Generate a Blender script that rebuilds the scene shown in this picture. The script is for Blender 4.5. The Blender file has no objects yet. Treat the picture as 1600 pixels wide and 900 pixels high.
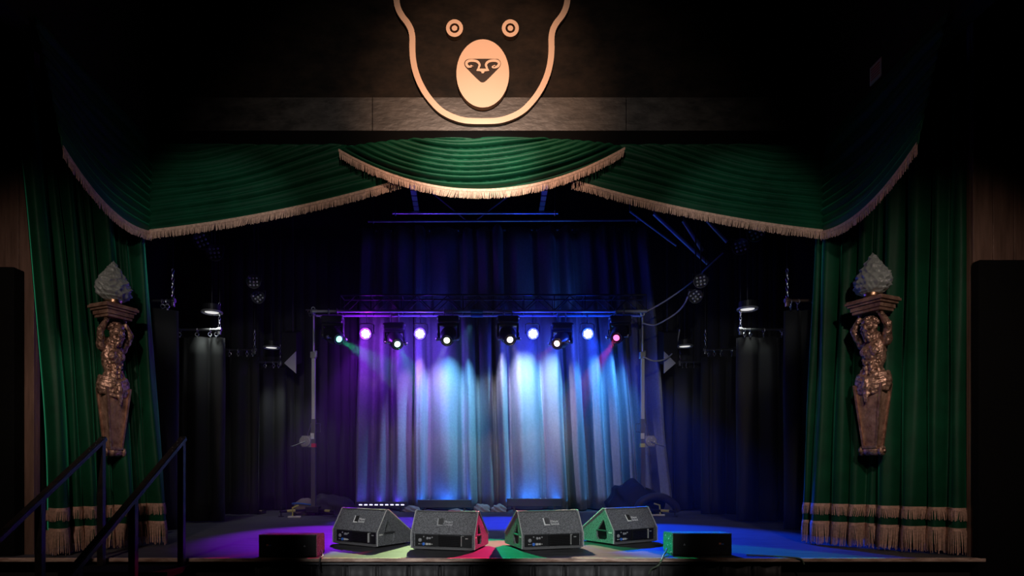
import bpy, bmesh, math, random
from mathutils import Vector, Matrix
from mathutils.geometry import tessellate_polygon
from math import sin, cos, pi, radians

# =====================================================================
# camera, world, exposure, house lights
# =====================================================================
SC = bpy.context.scene
COL = SC.collection
F, VX, VY, CY, CZ = 950.0, 750.0, 735.0, -5.76, 0.806      # focal px, vanishing point, camera place
cam_d = bpy.data.cameras.new('camera')
cam = bpy.data.objects.new('camera', cam_d); COL.objects.link(cam)
cam.location = (0, CY, CZ); cam.rotation_euler = (pi/2, 0, 0)
cam_d.sensor_width = 36; cam_d.lens = 36*F/1600
cam_d.shift_x = (800-VX)/1600; cam_d.shift_y = (VY-450)/1600
cam_d.clip_start = .05; cam_d.clip_end = 100
SC.camera = cam
SC.view_settings.view_transform = 'Standard'; SC.view_settings.look = 'None'
SC.view_settings.gamma = 1; SC.view_settings.use_curve_mapping = False
SC.view_settings.exposure = 0.0
w = bpy.data.worlds.new('world'); SC.world = w; w.use_nodes = True
w.node_tree.nodes['Background'].inputs[0].default_value = (.5, .5, .6, 1)
w.node_tree.nodes['Background'].inputs[1].default_value = 0.0
SC.cycles.max_bounces = 5; SC.cycles.volume_bounces = 0
SC.cycles.transparent_max_bounces = 8
SC.cycles.sample_clamp_indirect = 3.0

def P(px, py, Y):
    "photo pixel at stage depth Y -> point in the place"
    d = Y - CY
    return Vector(((px-VX)*d/F, Y, CZ-(py-VY)*d/F))
def G(px, py, z=0.0):
    "photo pixel on the horizontal plane z"
    d = F*(CZ-z)/(py-VY)
    return Vector(((px-VX)*d/F, d+CY, z))

def spot(loc, target, power, color=(1, 1, 1), size=30, blend=.3, radius=.05):
    l = bpy.data.lights.new('spot_light', 'SPOT'); l.energy = power; l.color = color
    l.spot_size = radians(size); l.spot_blend = blend; l.shadow_soft_size = radius
    o = bpy.data.objects.new('spot_light', l); COL.objects.link(o)
    o.location = loc
    o.rotation_euler = (Vector(target)-Vector(loc)).to_track_quat('-Z', 'Y').to_euler()
    return o
def point(loc, power, color=(1, 1, 1), radius=.05):
    l = bpy.data.lights.new('point_light', 'POINT'); l.energy = power; l.color = color
    l.shadow_soft_size = radius
    o = bpy.data.objects.new('point_light', l); COL.objects.link(o); o.location = loc
    return o
def area(loc, target, power, color=(1, 1, 1), sx=1, sy=1, spread=180):
    l = bpy.data.lights.new('area_light', 'AREA'); l.energy = power; l.color = color
    l.shape = 'RECTANGLE'; l.size = sx; l.size_y = sy; l.spread = radians(spread)
    o = bpy.data.objects.new('area_light', l); COL.objects.link(o); o.location = loc
    o.rotation_euler = (Vector(target)-Vector(loc)).to_track_quat('-Z', 'Y').to_euler()
    return o

VIO, BLU, CYA, LAV = (.33, .05, 1), (.03, .08, 1), (.12, .45, 1), (.5, .45, 1)
# house spot on the sign over the opening
spot((.03, -5.2, 5.9), (.03, .85, 4.75), 1550, (1, .56, .34), 30, 1.0, .08)
spot((.03, -5.2, 5.9), (.03, .85, 3.95), 900, (1, .80, .68), 24, 1.0, .08)
spot((.03, -5.2, 5.6), (0, .85, 3.5), 330, (1, .85, .75), 62, 1.0, .15)
# house lamps over the audience, followed by added fill spots
spot((2.6, -4.6, 4.0), (3.95, .3, 1.4), 330, (1, .78, .68), 50, 1.0, .10)
spot((-2.6, -4.6, 4.0), (-3.85, .3, 1.4), 260, (1, .78, .68), 50, 1.0, .10)
for s_ in (-1, 1): spot((s_*1.1, -6.2, 2.3), (s_*.92+.16, .55, .2), 820, (.95, .97, 1), 16.5, .7, .1)
spot((0, -4.6, 4.6), (0, .8, 3.90), 2000, (.93, 1, .9), 16, 1.0, .05)  # added spot brightening the centre swag
for s_ in (-1, 1):
    spot((s_*1.6, -3.6, 3.4), (s_*3.85, .35, 1.35), 130, (1, .80, .68), 20, .9, .05)      # added key spots on the sconces
    spot((s_*.8, -4.5, 3.2), (s_*2.95, 5.2, 2.1), 400, (1, .98, .92), 13, .9, .08)      # added spots picking out the crank stands
    spot((s_*1.0, -4.5, 3.0), (s_*3.45, 2.6, 3.35), 230, (1, 1, 1), 22, .6, .08)       # added spots so the unlit side lamps show
# added curtain wash: unseen spots behind the truss, crossing sideways
for px, tx, col, pw, sz in ((575, 590, (.20, .02, 1), 14, 50), (662, 668, (.48, .24, 1), 480, 46), (735, 695, (.16, .55, 1), 720, 48), (775, 850, (.60, .60, 1), 560, 54),
                    (880, 812, (.20, .68, 1), 640, 56), (970, 925, (.08, .42, 1), 640, 52), (985, 1000, (.05, .07, 1), 50, 60)):
    spot(P(px, 505, 5.50), (P(tx, 0, 6.6).x, 6.6, 2.0), pw, col, sz+14, 1.0, .03)
# faint lift on the curtain above the truss
spot(P(660, 478, 5.7), (P(690, 0, 6.7).x, 6.7, 4.9), 9, (.05, .08, 1), 90, .9, .03)
spot(P(900, 478, 5.7), (P(850, 0, 6.7).x, 6.7, 4.9), 14, (.05, .18, 1), 90, .9, .03)

# =====================================================================
# helpers
# =====================================================================
MATS = {}
def mat(name, color, rough=.6, metal=0, emit=None, estr=0, sheen=0, bump=0, bscale=50, var=0, vscale=5, trans=0, stretch=None, spec=.5, sheen_tint=None, color2=None):
    if name in MATS: return MATS[name]
    m = bpy.data.materials.new(name); m.use_nodes = True
    nt = m.node_tree; b = nt.nodes['Principled BSDF']
    b.inputs['Base Color'].default_value = (*color, 1)
    b.inputs['Roughness'].default_value = rough
    b.inputs['Metallic'].default_value = metal
    b.inputs['Specular IOR Level'].default_value = spec
    if sheen:
        b.inputs['Sheen Weight'].default_value = sheen
        b.inputs['Sheen Roughness'].default_value = .28
        b.inputs['Sheen Tint'].default_value = (*(sheen_tint or color), 1)
    if trans: b.inputs['Transmission Weight'].default_value = trans
    if emit:
        b.inputs['Emission Color'].default_value = (*emit, 1); b.inputs['Emission Strength'].default_value = estr
    tc = nt.nodes.new('ShaderNodeTexCoord'); mp = nt.nodes.new('ShaderNodeMapping')
    nt.links.new(tc.outputs['Object'], mp.inputs[0])
    if stretch: mp.inputs['Scale'].default_value = stretch
    if var or color2:
        n = nt.nodes.new('ShaderNodeTexNoise'); n.inputs['Scale'].default_value = vscale; n.inputs['Detail'].default_value = 6
        n.inputs['Roughness'].default_value = .65
        nt.links.new(mp.outputs[0], n.inputs['Vector'])
        r = nt.nodes.new('ShaderNodeValToRGB')
        c2 = color2 or tuple(min(1, c*(1+var)) for c in color)
        r.color_ramp.elements[0].position = .35; r.color_ramp.elements[1].position = .7
        r.color_ramp.elements[0].color = (*(tuple(c*(1-var) for c in color) if not color2 else color), 1)
        r.color_ramp.elements[1].color = (*c2, 1)
        nt.links.new(n.outputs[0], r.inputs[0]); nt.links.new(r.outputs[0], b.inputs['Base Color'])
    if bump:
        n2 = nt.nodes.new('ShaderNodeTexNoise'); n2.inputs['Scale'].default_value = bscale; n2.inputs['Detail'].default_value = 4
        nt.links.new(mp.outputs[0], n2.inputs['Vector'])
        bp = nt.nodes.new('ShaderNodeBump'); bp.inputs['Strength'].default_value = bump; bp.inputs['Distance'].default_value = .01
        nt.links.new(n2.outputs[0], bp.inputs['Height']); nt.links.new(bp.outputs[0], b.inputs['Normal'])
    MATS[name] = m
    return m

M_VELVET = mat('green_velvet', (.0010, .050, .020), .6, sheen=.85, sheen_tint=(.04, .55, .28), var=.25, vscale=3, spec=.25)
M_FRINGE = mat('fringe_cord', (.60, .37, .27), .7, var=.3, vscale=40)
M_BLACK = mat('black_paint', (.008, .0075, .007), .8, bump=.15, bscale=30)
M_FASCIA = mat('scuffed_black_board', (.005, .0038, .003), .75, spec=.2, bump=.35, bscale=9, color2=(.024, .016, .011), vscale=4, stretch=(1, 1, 1.6))
M_DRAPE = mat('black_drape', (.016, .017, .017), .8, sheen=.15, sheen_tint=(.5, .5, .5), bump=.1, bscale=120)
M_BACK = mat('backdrop_velour', (.17, .175, .185), .75, sheen=.4, sheen_tint=(.7, .75, .8), bump=.25, bscale=130, var=.15, vscale=25)
M_SIGN = mat('painted_sign_wood', (.82, .58, .43), .5, bump=.03, bscale=30)
M_STAGE = mat('stage_boards', (.035, .035, .037), .6, spec=.3, bump=.35, bscale=5, color2=(.11, .11, .115), vscale=5, stretch=(.35, 5, 1))
M_LIP = mat('worn_stage_edge', (.28, .16, .11), .5, color2=(.80, .58, .46), vscale=9, bump=.3, bscale=20, stretch=(.6, 3, 3))
M_WOOD = mat('knotty_pine', (.10, .055, .037), .6, color2=(.21, .12, .085), vscale=3, bump=.15, bscale=14, stretch=(5, 5, .5))
M_CAB = mat('speckled_cabinet_paint', (.055, .058, .062), .5, bump=.9, bscale=150, color2=(.36, .37, .39), vscale=95)
M_CABEDGE = mat('cabinet_edge', (.12, .12, .12), .45, bump=.4, bscale=90)
M_RIM = mat('worn_rim', (.60, .60, .58), .5)
M_AMP = mat('amp_panel', (.008, .008, .009), .4)
M_DOOR = mat('matt_black_door', (.004, .004, .004), .95, spec=.1)
M_METAL = mat('galvanised_steel', (.62, .62, .64), .32, 1, bump=.1, bscale=60)
M_GREYMAST = mat('dull_mast', (.55, .56, .54), .5, .2)
M_DARKMETAL = mat('dark_metal', (.05, .05, .055), .4, .6)
M_PLASTIC = mat('black_plastic', (.05, .05, .055), .32, spec=.6)
M_BRONZE = mat('aged_bronze', (.10, .05, .033), .38, .6, bump=.9, bscale=32, color2=(.80, .50, .37), vscale=22)
M_BRONZEDK = mat('aged_bronze_panel', (.20, .10, .07), .5, .4, bump=.9, bscale=22, color2=(.58, .36, .26), vscale=9)
M_BRASS = mat('brass', (.75, .45, .28), .3, 1)
M_FLAME = mat('frosted_flame_glass', (.42, .47, .45), .35, trans=.35, bump=.25, bscale=18)
M_YTAPE = mat('yellow_tape', (.75, .72, .18), .5)
M_RED = mat('red_tape', (.8, .06, .12), .5)
M_WHITE = mat('white_paint', (.75, .75, .72), .5)
M_BLUE = mat('blue_plastic', (.05, .2, .75), .35)
M_BROWNCLOTH = mat('pale_cloth', (.38, .30, .26), .85, bump=.6, bscale=25)
M_LENSOFF = mat('unlit_lens', (.80, .80, .78), .3)
M_CABLE = mat('grey_cable', (.55, .55, .58), .5)
M_RAIL = mat('black_rail_paint', (.008, .0075, .0075), .35, color2=(.03, .02, .018), vscale=20, bump=.2, bscale=50)
M_SKIRT = mat('skirt_cloth', (.04, .038, .039), .6, bump=.4, bscale=8, var=.3, vscale=6)
M_BAG = mat('black_cloth_heap', (.009, .009, .011), .7, bump=.7, bscale=10)

def bm_obj(name, bm, m, parent=None, smooth=False, loc=None):
    me = bpy.data.meshes.new(name)
    bmesh.ops.recalc_face_normals(bm, faces=bm.faces)
    bm.to_mesh(me); bm.free()
    if smooth:
        for p in me.polygons: p.use_smooth = True
    o = bpy.data.objects.new(name, me); COL.objects.link(o)
    me.materials.append(m)
    if parent: o.parent = parent
    if loc is not None: o.location = loc
    return o
def tag(o, label, cat, group=None, kind=None):
    o['label'] = label; o['category'] = cat
    if group: o['group'] = group
    if kind: o['kind'] = kind
    return o
def thing(name, label, cat, loc=(0, 0, 0), rz=0, group=None):
    o = bpy.data.objects.new(name, None); COL.objects.link(o)
    o.location = loc; o.rotation_euler = (0, 0, rz); o.empty_display_size = .1
    return tag(o, label, cat, group)
def struct(name, bm, m, smooth=False):
    o = bm_obj(name, bm, m, None, smooth); o['kind'] = 'structure'; return o
def kids(o): return [c for c in bpy.data.objects if c.parent == o]
def dup(root, loc=None, rz=None, label=None, group=None, parent=None):
    r = root.copy(); COL.objects.link(r)
    if parent: r.parent = parent
    if loc is not None: r.location = loc
    if rz is not None: r.rotation_euler = (0, 0, rz)
    if label: r['label'] = label
    if group: r['group'] = group
    for ch in kids(root): dup(ch, parent=r)
    return r
def NB(): return bmesh.new()
def box(bm, x0, y0, z0, x1, y1, z1, bev=0, M=None):
    r = bmesh.ops.create_cube(bm, size=1)
    vs = r['verts']
    bmesh.ops.scale(bm, vec=(x1-x0, y1-y0, z1-z0), verts=vs)
    bmesh.ops.translate(bm, vec=((x0+x1)/2, (y0+y1)/2, (z0+z1)/2), verts=vs)
    if bev:
        es = list({e for v in vs for e in v.link_edges})
        rr = bmesh.ops.bevel(bm, geom=es, offset=bev, segments=2, affect='EDGES', profile=.5)
        vs = list({v for f in rr['faces'] for v in f.verts} | {v for v in vs if v.is_valid})
    if M is not None: bmesh.ops.transform(bm, matrix=M, verts=[v for v in vs if v.is_valid])
def tube(bm, pts, r, n=8, cap=True, radii=None):
    pts = [Vector(p) for p in pts]
    rings = []
    up = Vector((0, 0, 1))
    for i, p in enumerate(pts):
        t = (pts[min(i+1, len(pts)-1)]-pts[max(i-1, 0)]).normalized()
        a = t.cross(up)
        if a.length < .05: a = t.cross(Vector((1, 0, 0)))
        a.normalize(); b = t.cross(a)
        rr = radii[i] if radii else r
        rings.append([bm.verts.new(p+(a*cos(2*pi*k/n)+b*sin(2*pi*k/n))*rr) for k in range(n)])
    for i in range(len(rings)-1):
        for k in range(n):
            bm.faces.new((rings[i][k], rings[i][(k+1) % n], rings[i+1][(k+1) % n], rings[i+1][k]))
    if cap:
        bm.faces.new(rings[0]); bm.faces.new(rings[-1])
def lathe(bm, prof, n=24, M=None, cap=True):
    rings = [[bm.verts.new((r*cos(2*pi*k/n), r*sin(2*pi*k/n), z)) for k in range(n)] for r, z in prof]
    for i in range(len(rings)-1):
        for k in range(n):
            bm.faces.new((rings[i][k], rings[i][(k+1) % n], rings[i+1][(k+1) % n], rings[i+1][k]))
    if cap:
        bm.faces.new(rings[0]); bm.faces.new(rings[-1])
    if M is not None: bmesh.ops.transform(bm, matrix=M, verts=[v for r in rings for v in r])
def ball(bm, c, r, sx=1, sy=1, sz=1, sub=2, M=None):
    rr = bmesh.ops.create_icosphere(bm, subdivisions=sub, radius=r)
    bmesh.ops.scale(bm, vec=(sx, sy, sz), verts=rr['verts'])
    if M is not None: bmesh.ops.transform(bm, matrix=M, verts=rr['verts'])
    bmesh.ops.translate(bm, vec=c, verts=rr['verts'])
def ring(bm, c, R, r, M=None, n=16, m=6):
    vs = []
    for i in range(n):
        a = 2*pi*i/n
        vs.append([bm.verts.new(((R+r*cos(2*pi*j/m))*cos(a), (R+r*cos(2*pi*j/m))*sin(a), r*sin(2*pi*j/m))) for j in range(m)])
    for i in range(n):
        for j in range(m):
            bm.faces.new((vs[i][j], vs[(i+1) % n][j], vs[(i+1) % n][(j+1) % m], vs[i][(j+1) % m]))
    T = Matrix.Translation(c) @ (M if M is not None else Matrix())
    bmesh.ops.transform(bm, matrix=T, verts=[v for a in vs for v in a])
def extrude_xz(bm, loops, y0, y1):
    "flat plate in the XZ plane, loops = [outer, hole, ...], faces at y0 (front) and y1"
    L = [[Vector((x, 0, z)) for x, z in lp] for lp in loops]
    L2 = [[Vector((v.x, v.z, 0)) for v in lp] for lp in L]
    tris = tessellate_polygon(L2)
    flat = [v for lp in L for v in lp]
    A = [bm.verts.new((v.x, y0, v.z)) for v in flat]; B = [bm.verts.new((v.x, y1, v.z)) for v in flat]
    for a, b, c in tris:
        try: bm.faces.new((A[a], A[b], A[c])); bm.faces.new((B[c], B[b], B[a]))
        except ValueError: pass
    k = 0
    for lp in L:
        n = len(lp)
        for i in range(n): bm.faces.new((A[k+i], A[k+(i+1) % n], B[k+(i+1) % n], B[k+i]))
        k += n
def prism(bm, prof, x0, x1):
    "profile (y,z) extruded along x"
    a = [bm.verts.new((x0, y, z)) for y, z in prof]; b = [bm.verts.new((x1, y, z)) for y, z in prof]
    n = len(prof)
    bm.faces.new(a); bm.faces.new(b)
    for i in range(n): bm.faces.new((a[i], a[(i+1) % n], b[(i+1) % n], b[i]))
def grid(bm, fn, nu, nv):
    vs = [[bm.verts.new(fn(i/nu, j/nv)) for j in range(nv+1)] for i in range(nu+1)]
    for i in range(nu):
        for j in range(nv):
            bm.faces.new((vs[i][j], vs[i+1][j], vs[i+1][j+1], vs[i][j+1]))
    return vs
def solid(o, t, off=-1):
    m = o.modifiers.new('thickness', 'SOLIDIFY'); m.thickness = t; m.offset = off; return o
def smooth_path(pts, sub=8):
    "Catmull-Rom"
    pts = [Vector(p) for p in pts]; out = []
    for i in range(len(pts)-1):
        p0, p1, p2, p3 = pts[max(i-1, 0)], pts[i], pts[i+1], pts[min(i+2, len(pts)-1)]
        for k in range(sub):
            t = k/sub
            out.append(.5*((2*p1)+(p2-p0)*t+(2*p0-5*p1+4*p2-p3)*t*t+(3*p1-p0-3*p2+p3)*t**3))
    out.append(pts[-1]); return out
def resample(pts, step):
    out = [pts[0]]; acc = 0
    for a, b in zip(pts, pts[1:]):
        L = (b-a).length; t = step-acc
        while t <= L:
            out.append(a+(b-a)*(t/L)); t += step
        acc = (acc+L) % step if L else acc
        acc = L-(t-step)
    return out
def text_bm(s, size, ext=.002):
    c = bpy.data.curves.new('t', 'FONT'); c.body = s; c.size = size; c.extrude = ext; c.align_x = 'LEFT'
    o = bpy.data.objects.new('t', c); COL.objects.link(o)
    bpy.context.view_layer.update()
    dg = bpy.context.evaluated_depsgraph_get()
    me = bpy.data.meshes.new_from_object(o.evaluated_get(dg))
    bm = NB(); bm.from_mesh(me); bpy.data.meshes.remove(me)
    bpy.data.objects.remove(o); bpy.data.curves.remove(c)
    return bm

# =====================================================================
# structure: stage, fascia, walls, ceiling
# =====================================================================
SY = -.20          # stage front edge
bm = NB(); box(bm, -6.5, SY+.03, -.06, 6.5, 7.2, 0); struct('stage_floor', bm, M_STAGE)
bm = NB(); box(bm, -4.6, SY-.012, -.030, 4.62, SY+.03, .004, .006); struct('stage_nosing', bm, M_LIP)
bm = NB(); box(bm, -6.5, SY+.12, -.95, 6.5, SY+.16, -.06); struct('stage_riser', bm, M_BLACK)
bm = NB(); box(bm, -7.5, -8.5, -1.0, 7.5, SY+.16, -.95); struct('floor', bm, M_BLACK)
bm = NB(); box(bm, -6.5, 7.1, -.06, 6.5, 7.2, 7); struct('wall_back', bm, M_BLACK)
bm = NB(); box(bm, -6.6, .3, -.06, -6.5, 7.2, 7); struct('wall_stage_left', bm, M_BLACK)
bm = NB(); box(bm, 6.5, .3, -.06, 6.6, 7.2, 7); struct('wall_stage_right', bm, M_BLACK)
bm = NB(); box(bm, -7.5, -8.5, 7, 7.5, 7.2, 7.1); struct('ceiling', bm, M_BLACK)
HY, HZ = .85, 4.30
XL, XR = -3.57, 3.70
# fascia wall over the opening with the proud scuffed boards along its foot
bm = NB(); box(bm, -7.5, HY+.015, 4.84, 7.5, HY+.2, 7); struct('wall_fascia', bm, M_FASCIA)
bm = NB()
seams = [XL, -1.17, 1.59, XR]
zt, zb = P(0, 152, HY).z, P(0, 208, HY).z
for a, b in zip(seams, seams[1:]): box(bm, a+.003, HY, zb, b-.003, HY+.06, zt, .003)
struct('trim_1', bm, mat('scuffed_grey_board', (.020, .018, .017), .45, bump=.4, bscale=11, color2=(.075, .068, .064), vscale=4.5, stretch=(1, 1, 2.2)))
bm = NB(); box(bm, XL, HY-.05, HZ-.02, XR, HY+.25, zb); struct('trim_2', bm, mat('matt_black_beam', (.003, .003, .003), .95, spec=.1))
# box returns of the fascia towards the audience
bm = NB(); box(bm, XL-.16, -2.6, HZ+.02, XL, HY+.04, 7); struct('wall_fascia_left', bm, M_BLACK)
bm = NB(); box(bm, XR, -2.6, HZ+.02, XR+.16, HY+.04, 7); struct('wall_fascia_right', bm, M_BLACK)
# plank walls either side
def planks(name, x0, x1, y, z0, z1, w, seed):
    rnd = random.Random(seed); bm = NB(); x = x0
    while x < x1-.01:
        ww = min(w*rnd.uniform(.85, 1.15), x1-x)
        box(bm, x+.002, y+rnd.uniform(0, .006), z0, x+ww-.002, y+.04, z1, .004); x += ww
    box(bm, x0, y+.04, z0, x1, y+.08, z1)
    return struct(name, bm, M_WOOD)
WYR = -.12
xr0 = (1521-VX)*(WYR-CY)/F
planks('wall_right', xr0, 7.3, WYR, -.95, 7, .20, 3)
planks('wall_left', -7.3, (53-VX)*(.07-CY)/F, .07, -.95, 7, .19, 4)
# black doors in the plank walls
bm = NB(); a = (1532-VX)*(WYR-.1-CY)/F
box(bm, a, WYR-.09, -.7, a+1.3, WYR, P(0, 405, WYR-.1).z, .01); box(bm, a+1.15, WYR-.14, .9, a+1.19, WYR-.09, 1.1, .005); struct('door_1', bm, M_DOOR)
bm = NB(); a = (20-VX)*(-.08-CY)/F
box(bm, a-1.3, -.07, -.7, a, .07, P(0, 416, -.08).z, .01); box(bm, a-1.19, -.12, .9, a-1.15, -.07, 1.1, .005); struct('door_2', bm, M_DOOR)
bm = NB(); box(bm, -5.3, .95, 0, -4.3, 1.0, 4.6); box(bm, 4.3, .95, 0, 5.3, 1.0, 4.6); struct('spill_block_wall', bm, M_BLACK)  # added black filler, keeps stage spill out of the curtain gaps
# seam lines on the fascia
for n, (px, y0, y1) in enumerate(((557, 93, 150), (952, 130, 150))):
    bm = NB(); p = P(px, y0, HY+.04); q = P(px, y1, HY+.04)
    box(bm, p.x-.004, HY+.034, q.z, p.x+.004, HY+.041, p.z); struct('trim_%d' % (n+3), bm, mat('rusty_seam', (.45, .12, .06), .6))
# step landing below the stage edge beside the rails
bm = NB(); box(bm, -3.55, SY-.45, -.10, -2.63, SY-.012, -.05, .004); box(bm, -3.55, SY-.75, -.29, -2.63, SY-.45, -.25, .004)
box(bm, -3.55, SY-1.05, -.49, -2.63, SY-.75, -.45, .004); box(bm, -3.55, SY-1.35, -.69, -2.63, SY-1.05, -.65, .004)
for sx in (-3.55, -2.66):
    prism(bm, [(SY-.02, -.05), (SY-.02, -.95), (SY-1.4, -.95), (SY-1.4, -.7)], sx, sx+.03)
tag(bm_obj('stage_steps', bm, M_DOOR), 'black painted steps up to the stage between the two handrails', 'steps')

# =====================================================================
# drapery
# =====================================================================
def fringe_bm(path, length, seed=0, step=.0085, drop=None, band=.022, out=Vector((0, -1, 0)), taper=False):
    "hanging cords along a path, below a woven heading"
    rnd = random.Random(seed); bm = NB()
    pts = resample(path, step)
    n = len(pts)
    # heading
    prev = None
    for i in range(0, n, 2):
        p = pts[i]
        ring_ = [bm.verts.new(p+out*.014+Vector((0, 0, .008))), bm.verts.new(p+out*.014+Vector((0, 0, -band))),
                 bm.verts.new(p+out*.002+Vector((0, 0, -band))), bm.verts.new(p+out*.002+Vector((0, 0, .008)))]
        if prev:
            for k in range(4): bm.faces.new((prev[k], prev[(k+1) % 4], ring_[(k+1) % 4], ring_[k]))
        prev = ring_
    sway = 0
    for i in range(1, n-1):
        p = pts[i]
        t = (pts[i+1]-pts[i-1]); t.z = 0
        if t.length < 1e-6: t = Vector((1, 0, 0))
        t.normalize()
        nrm = Vector((t.y, -t.x, 0))
        if nrm.dot(out) < 0: nrm = -nrm
        sway = sway*.92+rnd.gauss(0, .0022)
        L = length*rnd.uniform(.9, 1.05)
        top = p+nrm*.009+Vector((0, 0, -band*.6))
        bot = p+nrm*(.009+rnd.uniform(-.004, .008))+t*(sway*2.2+rnd.gauss(0, .003))+Vector((0, 0, -L))
        w2 = step*.42
        a = [bm.verts.new(top+t*w2), bm.verts.new(top-t*w2), bm.verts.new(top-nrm*.006)]
        m_ = (top+bot)/2+nrm*.003
        b = [bm.verts.new(m_+t*w2*.95), bm.verts.new(m_-t*w2*.95), bm.verts.new(m_-nrm*.006)]
        c = [bm.verts.new(bot+t*w2*.7), bm.verts.new(bot-t*w2*.7), bm.verts.new(bot-nrm*.004)]
        for u, v in ((a, b), (b, c)):
            for k in range(3): bm.faces.new((u[k], u[(k+1) % 3], v[(k+1) % 3], v[k]))
        bm.faces.new(c)
    return bm

def swag(label, A, B, sag, nrm, nfold, amp, seed, group, M=M_VELVET, flen=.095, bulge=.0, fmul=None):
    """A(v), B(v): ends of fold v (0 top .. 1 foot); sag(v): how deep it hangs; nrm: outward direction"""
    rnd = random.Random(seed)
    ph = [rnd.uniform(-.5, .5) for _ in range(nfold+3)]
    am = [rnd.uniform(.55, 1.25) for _ in range(nfold+3)]
    def fold(v, u):
        s = v*nfold+.35*sin(u*3.1+ph[0]*4)+.18*sin(u*7+ph[1]*6)
        k = int(max(0, min(nfold, s))); f = s-math.floor(s)
        prof = (sin(pi*min(1, max(0, f))))**.75
        return am[k]*prof
    def fn(u, v):
        a, b = A(v), B(v)
        p = a.lerp(b, u)
        p = p+Vector((0, 0, -sag(v)*4*u*(1-u)))
        edge = (4*u*(1-u))**.35 if 0 < u < 1 else 0
        endfade = 1 if v < .93 else max(0, (1-v)/.07)
        off = fold(v, u)*amp*(.35+.65*edge)*endfade
        if fmul: off *= fmul(u)
        return p+nrm*(off+.02+bulge*sin(pi*v))
    bm = NB(); grid(bm, fn, 90, nfold*9)
    o = bm_obj('swag', bm, M, None, True); solid(o, .006, 0)
    tag(o, label, 'valance', group)
    path = [fn(i/200, 1) for i in range(201)]
    f = bm_obj('fringe', fringe_bm(path, flen, seed, out=nrm), M_FRINGE, o)
    return o
gp = 'green velvet swags of the valance'
yF = HY-.06
# side swags on the header (behind the centre one)
def side_swag(sgn, label, seed):
    xc = XL if sgn < 0 else XR
    foot = P(237 if sgn < 0 else 1282, 362, yF).z
    tipx = P(628 if sgn < 0 else 892, 0, yF).x
    tipz = P(0, 283, yF).z
    topx = P(540 if sgn < 0 else 968, 0, yF).x
    def A(v): return Vector((xc, yF, HZ+(foot-HZ)*(v**.9)))
    def B(v):
        if v < .55:
            return Vector((xc+(topx-xc)*(.35+.65*v/.55), yF, HZ))
        t = (v-.55)/.45
        return Vector((topx+(tipx-topx)*t, yF, HZ+(tipz-HZ)*t))
    return swag(label, A, B, lambda v: .01+.12*sin(pi*min(1, v*1.0))*(1-v)+.055*v, Vector((0, -1, 0)), 11, .055, seed, gp)
side_swag(-1, 'dark green velvet swag across the opening between the left corner and the bright centre swag', 5)
side_swag(1, 'dark green velvet swag across the opening between the bright centre swag and the right corner', 6)
# centre swag
yC = HY-.17
c0, c1 = P(530, 236, yC), P(976, 233, yC)
cm = (c0+c1)/2
def CA(v): return Vector((c0.x+(cm.x-c0.x)*.66*(1-v)**1.1, yC, HZ+(c0.z-HZ)*v))
def CB(v): return Vector((c1.x+(cm.x-c1.x)*.66*(1-v)**1.1, yC, HZ+(c1.z-HZ)*v))
csag = c0.z-P(0, 300, yC).z
swag('brightly lit green velvet swag hanging at the centre below the bear sign', CA, CB, lambda v: .0+csag*v**.92, Vector((0, -1, 0)), 9, .075, 8, gp, bulge=.05)
bm = NB(); box(bm, c0.x*.45, yC-.005, HZ-.012, c1.x*.45, HY-.05, HZ+.015); bm_obj('heading_board', bm, M_BLACK, bpy.data.objects['swag.002'])
# returns
def ret(sgn, label, seed):
    xc = XL if sgn < 0 else XR
    foot = P(0, 362, yF).z
    tip = Vector((xc, -.6, 3.56)) if sgn < 0 else Vector((xc, -.66, 3.56))
    def A(v): return Vector((xc, yF, HZ+(foot-HZ)*(v**.9)))
    def B(v):
        return Vector((xc, tip.y-.35*(1-v), HZ+.1+(tip.z-HZ-.1)*v))
    return swag(label, A, B, lambda v: .16*v+.03*sin(pi*v), Vector((-sgn, 0, 0)), 11, .05, seed, gp)
ret(-1, 'green velvet swag on the left return, its fringe climbing outward from the corner', 11)
ret(1, 'green velvet swag on the right return, its fringe climbing outward from the corner', 12)

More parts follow.
